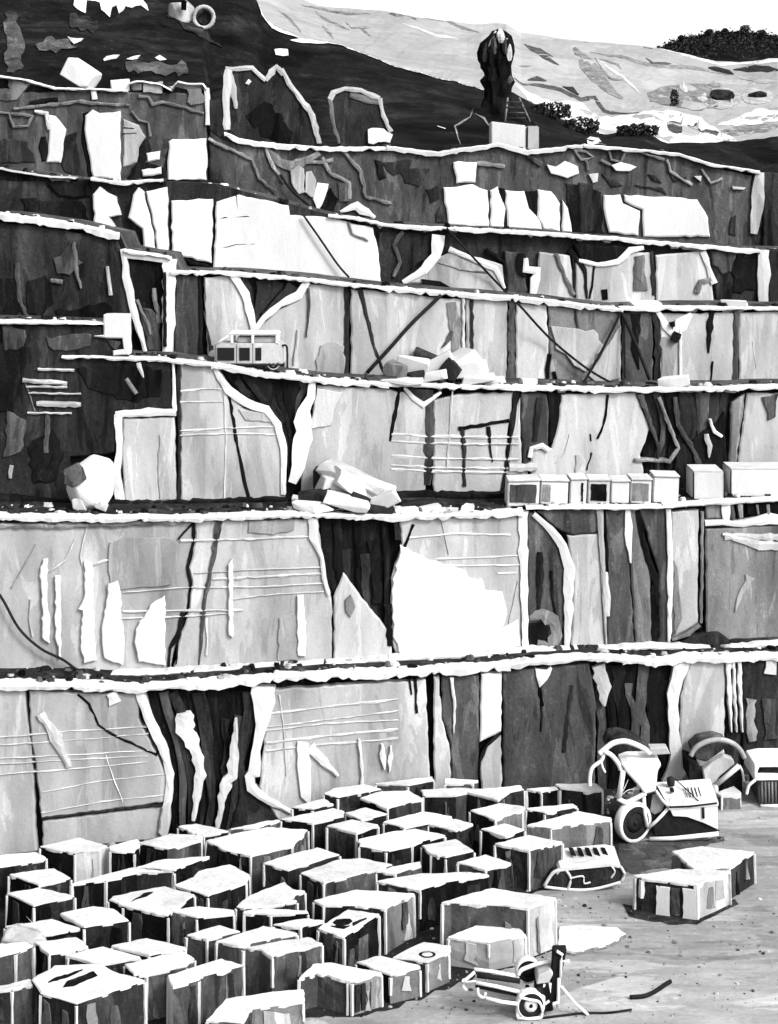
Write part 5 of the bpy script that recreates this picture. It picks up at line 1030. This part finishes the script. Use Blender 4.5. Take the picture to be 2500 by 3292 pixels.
for i in range(1200): px = random.uniform(-60, 2560); Y = YW('A', px) - .2 - abs(random.gauss(0, .7)); sp.append((Vector(((px - CX) * Y / F, Y, 0)), .05 + .22 * random.random() ** 4))
chips('floor_chips', 'loose stone chips strewn over the quarry floor', sp, ['M', 'L', 'G', 'N', 'M', 'D'])
sp = []
for k_, n_ in (('A', 260), ('B', 330), ('C', 260), ('D', 130), ('E', 70), ('F', 90)):
    for i in range(n_): px = random.uniform(-80, 2580); c = on_ledge(k_, px, random.uniform(.1, 1.6)); sp.append((c, .05 + .2 * random.random() ** 3))
chips('ledge_rubble', 'loose broken stone lying along the quarry ledges', sp, ['W', 'D', 'G', 'K', 'L', 'K', 'G'])

# ------------------------------------------------------------------ vegetation
def leaves(name, centre_fn, n, size, mat, parent=None, kind=None):
    v, f = [], []
    for i in range(n):
        c = centre_fn(); u = Vector((random.gauss(0, 1), random.gauss(0, 1), random.gauss(0, 1))).normalized(); w_ = u.orthogonal().normalized(); t = u.cross(w_); s = size * random.uniform(.6, 1.4)
        b = len(v); v += [c + w_ * s, c + t * s * .6, c - w_ * s * .8, c - t * s * .6]; f.append((b, b + 1, b + 2, b + 3))
    o = pyd(name, v, f, mat, parent)
    if kind: o['kind'] = kind
    return o
M['leaf'] = stone('dark_leaves', .022, var=.5, scale=(.4, .4, .4), speck=.3, bump=.0, rough=.9)
def ridge_pt():
    px = random.uniform(2105, 2900); y0 = prof(RID_F, px); py = y0 + abs(random.gauss(0, 1)) * 30
    loc, n_ = drop(bvhF, px, py)
    if loc is None: loc = P(px, y0, 558)
    return loc + Vector((random.uniform(-1, 1), random.uniform(-2, 2), random.uniform(-.5, .9) + (1.2 if random.random() < .12 else 0)))
tag(leaves('ridge_woodland', ridge_pt, 9000, .5, 'leaf'), 'dense dark woodland covering the far ridge', 'woodland', kind='stuff')
for px, hpx, lb in ((2395, 34, 'tallest round tree on the skyline of the dark ridge'), (2280, 26, 'round tree left of the tallest one on the dark ridge'), (2190, 24, 'tree at the low left end of the dark ridge'), (2450, 22, 'small tree right of the tallest one on the dark ridge'), (2330, 22, 'low round tree between the two larger ones on the dark ridge')):
    yb = prof(RID_F, px); b = P(px, yb + 8, 556); s = 556 / F; t_ = empty('ridge_tree', lb, 'tree', 'trees on the dark ridge', loc=b)
    tube('trunk', [(0, 0, -.8), (.1, 0, hpx * s * .4), (.0, .1, hpx * s * .75)], [.25, .18, .07], 'leaf', t_, 6)
    for sx_ in (-1, 1): tube('limb', [(0.05, 0, hpx * s * .35), (sx_ * .7, .1, hpx * s * .62)], [.12, .05], 'leaf', t_, 5)
    def cp():
        u = Vector((random.gauss(0, 1), random.gauss(0, 1), random.gauss(0, 1))).normalized() * random.uniform(.4, 1); return Vector((u.x * hpx * s * .55, u.y * hpx * s * .5, hpx * s * .6 + u.z * hpx * s * .38))
    leaves('crown', cp, 420, .3, 'leaf', t_)
def shrub(bvh, px, py, wpx, hpx, label, upright=False):
    h3, _ = drop(bvh, px, py)
    if h3 is None: return
    s = h3.y / F; t_ = empty('shrub', label, 'shrub', 'dark shrubs on the slopes', loc=h3 - Vector((0, 0, .1)))
    for i in range(5): x_ = (i / 4 - .5) * wpx * s; tube('stem', [(x_ * .4, 0, 0), (x_ * .8, random.uniform(-.2, .2), hpx * s * .5), (x_, 0, hpx * s * random.uniform(.7, 1))], [.06, .04, .02], 'leaf', t_, 5)
    def cp():
        x_ = random.uniform(-.5, .5); return Vector((x_ * wpx * s, random.uniform(-.5, .5) * wpx * s * .4, hpx * s * random.uniform(.1, .95) * (1 - .5 * abs(x_))))
    leaves('foliage', cp, int(90 + 4 * wpx), .14 * max(1, h3.y / 150), 'leaf', t_)
shrub(bvhD, 1362, 232, 46, 46, 'upright dark shrub left of two taller ones on the pale rim'); shrub(bvhD, 1402, 236, 52, 72, 'tallest dark shrub on the pale rim left of the rock pinnacle'); shrub(bvhD, 1425, 242, 30, 62, 'thin dark shrub beside the tallest one on the pale rim')
shrub(bvhP, 2168, 342, 26, 62, 'small fir-like shrub standing alone on the pale mountain')
for px, py, w_, h_, lb in ((1770, 378, 130, 60, 'first ragged shrub below the rock pinnacle on the black slope'), (1868, 428, 110, 62, 'ragged shrub halfway down the black slope'), (2050, 434, 130, 44, 'ragged shrub at the low right end of the black slope')): shrub(bvhD, px, py, w_, h_, lb)

# ------------------------------------------------------------------ machines on the floor
def mk(name, label, cat, px, py):
    return empty(name, label, cat, loc=gp(px, py))
def lp(o, pts, y): return [Vector((a, y, b)) for a, b in loc2(o, pts)]
# wheel loader
ldr = mk('wheel_loader', 'white loader with curved boom, funnel bucket and muddy black body beside the grey-sided block', 'loader', 2180, 2700)
X = lambda zx: ((1660 + zx / 2) - CX) * ldr.location.y / F - ldr.location.x
Z = lambda zy: H - ((2330 + zy / 2) - YH) * ldr.location.y / F - ldr.location.z
def zl(s, y): return [Vector((X(float(a.split(',')[0])), y, Z(float(a.split(',')[1])))) for a in s.split()]
def zp(s): return [(X(float(a.split(',')[0])), Z(float(a.split(',')[1]))) for a in s.split()]
hood = prism('body', zp('972,524 1285,498 1290,690 1240,700 880,715 870,640 960,545'), -.1, 1.9, 'rubber', ldr, .06)
prism('front_plate', zp('975,522 1285,492 1288,660 1200,620 1090,580 1000,575'), -.2, -.12, 'metal', ldr, .02)
bx_ = lambda px: (px - CX) * (ldr.location.y + 2.0) / F - ldr.location.x
quad3('hood_top', [(X(972), -.24, Z(520) + .06), (X(1290), -.24, Z(494) + .06), (bx_(2282), 2.0, Z(494) + .08), (bx_(2106), 2.0, Z(518) + .08)], .12, 'metal', ldr)
tube('hood_seam', zl('975,512 1100,508 1280,486', -.25), .035, 'rubber', ldr); tube('hood_seam', [(X(1080), 1.8, Z(480) + .06), (X(1170), .0, Z(500) + .06)], .02, 'rubber', ldr)
box('lamp', (X(1015), .8, Z(492)), (X(1040), 1.0, Z(470)), 'rubber', ldr, .02); tube('side_slit', zl('1192,515 1194,585', -.22), .05, 'rubber', ldr)
for k_ in range(5): tube('vent_slat', [(X(1110) + k_ * .13, .35 + .02 * k_, Z(505) + .09), (X(1110) + k_ * .13 + .06, 1.25, Z(505) + .1)], .018, 'D', ldr, 5)
lathe('filter_pot', [(.001, -.16), (.13, -.16), (.15, -.05), (.15, .1), (.06, .16), (.001, .17)], 'D', ldr, 16).matrix_local = __import__('mathutils').Matrix.Translation((X(1040), 1.5, Z(500) + .22)) @ __import__('mathutils').Matrix.Rotation(math.radians(90), 4, 'X')
tube('hand_rail', smooth_pts([(X(985), -.2, Z(515)), (X(985), -.22, Z(450)), (X(1060), -.2, Z(445)), (X(1065), -.2, Z(505))], 5), .025, 'metal', ldr, 6)
tube('bumper', zl('850,722 1000,718 1290,688', -.18), .08, 'metal', ldr)
prism('cab_side', zp('840,440 905,440 965,540 860,650 835,620'), .1, 1.7, 'D', ldr, .04); tube('cab_post', zl('815,440 822,560 838,650', -.05), .075, 'metal', ldr); tube('cab_strut', zl('845,660 900,610 970,535', -.08), .06, 'metal', ldr); tube('cab_post', zl('895,420 935,480 975,525', -.06), .05, 'metal', ldr)
panel_w = prism('cab_window', zp('875,455 910,450 950,520 935,560 890,580 860,560'), .04, .09, 'M', ldr, .01)
prism('funnel_bucket', zp('662,235 720,212 905,212 925,240 900,280 888,410 815,432 780,380 700,290'), -.3, .7, 'metal', ldr, .06)
tube('boom', smooth_pts(zl('530,180 565,150 620,112 690,100 760,120 820,150 855,180', -.1)), .1, 'metal', ldr); prism('boom_head', zp('850,140 965,138 985,180 860,188'), -.15, .3, 'l', ldr, .03)
tube('boom_arm', smooth_pts(zl('560,160 610,190 650,240 668,280', -.15)), .09, 'metal', ldr); tube('front_link', smooth_pts(zl('560,165 545,220 485,270 470,330 470,385', -.1)), .07, 'metal', ldr); tube('front_link', smooth_pts(zl('540,215 550,265 568,300', -.1)), .045, 'metal', ldr)
tube('lift_arm', zl('680,280 668,360 652,455', -.2), .1, 'metal', ldr); tube('lift_arm', smooth_pts(zl('645,460 700,485 760,460 825,425', -.2)), .09, 'metal', ldr); tube('hose', smooth_pts(zl('715,345 690,400 668,440', -.12)), .015, 'metal', ldr); tube('hose', smooth_pts(zl('670,445 720,410 785,405', -.12)), .015, 'metal', ldr)
prism('engine_bay', zp('590,200 640,230 665,300 660,460 720,500 800,440 700,290 690,260 850,190 800,150 690,120 620,130'), .75, 1.8, 'D', ldr, .05)
wh = wheel(ldr, (X(745), -.1, .72), .72, .34, rz=.5, rimw=.17, hub='D')
wheel(ldr, (X(745) + .75, 1.9, .62), .62, .5, rz=.95); wheel(ldr, (X(1210), .45, .46), .46, .5); wheel(ldr, (X(1210), 1.75, .46), .46, .5)
# tipped white spoil by the boom: a broken slab leaning on the wall
c = gp(1865, 2522); lb = empty('leaning_stone', 'tall broken white stone leaning on the mottled wall left of the loader boom', 'stone', loc=c)
s = c.y / F
prism('upper_piece', [(x, z) for x, z in loc2(lb, Q8('395,80 440,58 520,68 548,110 545,150 500,195 440,190 380,200 365,160'))], 0, .8, 'W', lb, .05)
prism('lower_piece', [(x, z) for x, z in loc2(lb, Q8('345,215 440,195 500,215 470,255 400,262 350,290 320,330 275,340 300,260'))], .05, .7, 'l', lb, .05)
prism('standing_foot', [(x, max(0, z)) for x, z in loc2(lb, Q8('330,270 480,240 480,385 330,385'))], .3, 1.0, 'D', lb, .05); tube('dark_seam', [(x, -.02, z) for x, z in loc2(lb, Q8('490,85 478,130 450,165'))], .04, 'D', lb, 5)
# excavator behind
ex = mk('excavator', 'grey-white excavator with hooped boom and tilted plate behind the loader', 'excavator', 2315, 2570)
Ye = ex.location.y
def zl2(s, y): return [Vector((a, y, b)) for a, b in loc2(ex, Q8(s))]
def zp2(s): return [(a, max(0.02, b)) for a, b in loc2(ex, Q8(s))]
tube('hoop_boom', smooth_pts(zl2('1120,200 1150,150 1220,110 1310,96 1390,120 1440,165 1465,215', .0)), [.1] * 37, 'L', ex)
prism('cab_shell', zp2('1145,190 1200,140 1300,120 1380,145 1330,190 1230,260 1160,240'), .3, 1.5, 'G', ex, .05); prism('tilted_plate', zp2('1195,290 1250,240 1330,195 1390,215 1400,250 1300,330 1270,385 1210,380'), -.1, .3, 'l', ex, .04)
prism('chassis', zp2('1100,230 1180,260 1200,380 1110,360'), .1, 1.3, 'K', ex, .05); prism('track_base', zp2('1180,370 1470,340 1470,480 1200,480'), .4, 1.7, 'D', ex, .08)
tube('dipper_arm', zl2('1275,375 1360,305 1425,250', -.2), .1, 'W', ex); tube('dipper_ram', zl2('1300,350 1370,290 1410,262', -.08), .07, 'D', ex); tube('dipper_arm', smooth_pts(zl2('1425,250 1445,290 1455,350', -.2)), .05, 'W', ex); tube('support_leg', zl2('1270,370 1275,480', -.2), .12, 'W', ex)
block(src('2305,2552 2360,2530 2378,2548 2380,2560 2320,2562'), .5, 'MM', 'small white-topped block by the excavator foot', group='blocks standing on the open floor', edge=.3)
# generator unit at the right edge
gu = mk('generator_unit', 'white framed generator with dark upright grille standing by the wall', 'generator', 2480, 2592)
def zp3(s): return [(a, max(0.0, b)) for a, b in loc2(gu, Q8(s))]
def zl3(s, y): return [Vector((a, y, max(.05, b))) for a, b in loc2(gu, Q8(s))]
prism('housing', zp3('1550,360 1780,350 1780,510 1560,505'), .0, 1.6, 'G', gu, .04); prism('roof_panel', zp3('1530,325 1570,322 1780,325 1780,350 1525,355'), -.1, 1.7, 'metal', gu, .03); prism('top_frame', zp3('1530,255 1600,240 1780,238 1780,272 1560,275 1545,322 1528,322'), .0, 1.5, 'metal', gu, .03)
prism('inner_bay', zp3('1548,276 1780,272 1780,322 1550,322'), .2, 1.4, 'D', gu, .02); tube('base_rail', zl3('1565,516 1790,516', -.1), .07, 'metal', gu); tube('front_strut', smooth_pts(zl3('1530,350 1490,385 1475,440', -.1)), .06, 'metal', gu)
for k_ in range(6): x_ = 1575 + k_ * 22; tube('grille_bar', zl3('%d,365 %d,500' % (x_, x_ + 3), -.03), .045, random.choice(('M', 'K', 'M')), gu, 6)
# two-wheeled drill rig in the foreground
dr = mk('drill_rig', 'small two-wheeled drill rig with twin rails and upright mast on the open floor', 'drill rig', 1700, 3272)
YD = dr.location.y
def zl4(s, y): return [Vector((a, y, max(.03, b))) for a, b in loc2(dr, Q7(s))]
def zp4(s): return [(a, max(0.02, b)) for a, b in loc2(dr, Q7(s))]
sd = YD / F
(wx, wz), = zp4('648,612'); wheel(dr, (wx, 0, .41), .41, .26, rz=.1, rimw=.12)
(wx2, wz2), = zp4('648,470'); e2 = wheel(dr, (wx2, .9, .41), .36, .24, rz=.1, hub='rubber', rimw=.12); e2.location.z = wz2
box('axle_beam', (wx - .06, -.1, .36), (wx + .06, 1.0, .46), 'rubber', dr, .02); prism('fender', zp4('555,665 560,560 575,520 600,500 590,540 578,600 585,655'), -.15, .1, 'metal', dr, .01); tube('fender_foot', zl4('560,662 640,668 715,660', -.16), .045, 'metal', dr); tube('fender_arc', smooth_pts(zl4('575,530 640,545 700,560 722,610 715,660', -.16)), .04, 'metal', dr)
tube('upper_arc', smooth_pts(zl4('580,460 600,430 650,408 720,385 790,372', .5)), .06, 'metal', dr)
for a_, y_, r_ in (('295,430 430,448 585,478', .55, .055), ('300,465 430,490 580,525', .1, .055), ('360,535 460,560 560,572', -.15, .05), ('225,485 300,480 400,510 575,545', .3, .03)): tube('rail', zl4(a_, y_), r_, 'metal', dr)
for a_, y_ in (('310,452 440,468 590,490', .4), ('300,492 420,520 570,548', .2)): tube('dark_beam', zl4(a_, y_), .075, 'rubber', dr)
tube('tow_hook', smooth_pts(zl4('295,432 240,478 220,490 225,530 245,550', .4)), .05, 'metal', dr); tube('tow_leg', smooth_pts(zl4('310,500 318,545 350,560 362,530', .1)), .045, 'metal', dr)
prism('engine_box', zp4('690,500 770,470 800,640 690,650'), .0, .9, 'D', dr, .04); prism('engine_top', zp4('690,480 700,420 780,385 800,410 770,470'), .1, .9, 'l', dr, .03)
prism('mast', zp4('800,265 890,262 850,460 830,620 775,620 790,420'), .2, .5, 'rubber', dr, .03); tube('mast_edge', zl4('822,268 858,290 850,330 848,440', .15), .045, 'metal', dr); tube('mast_edge', zl4('778,470 772,560 768,640', .12), .04, 'metal', dr); tube('mast_edge', zl4('835,440 832,540 828,625', .12), .05, 'metal', dr)
tube('mast_clamp', zl4('860,335 905,332', .15), .04, 'metal', dr); tube('side_brace', zl4('850,490 940,600 1022,698', .1), .045, 'metal', dr); tube('cross_link', smooth_pts(zl4('700,535 735,545 738,590 770,570', .0)), .04, 'metal', dr); tube('cross_link', zl4('740,470 730,530', .05), .03, 'metal', dr); tube('mast_foot', zl4('770,640 800,600 835,590', .1), .04, 'metal', dr)
# iron bar lying on the floor
q_ = [gp(x, y, .06) for x, y in Q7('1290,548 1380,540 1450,510 1510,470 1550,445')]; tag(tube('bent_bar', smooth_pts(q_, 5), .065, 'rubber'), 'bent dark bar lying alone on the open floor', 'bar')
q_ = [gp(x, y, .03) for x, y in Q7('700,685 860,665 1000,650 1150,648 1300,628')]; tag(tube('floor_hose', smooth_pts(q_, 5), .035, 'D'), 'thin dark hose trailing on the floor behind the drill rig', 'hose')
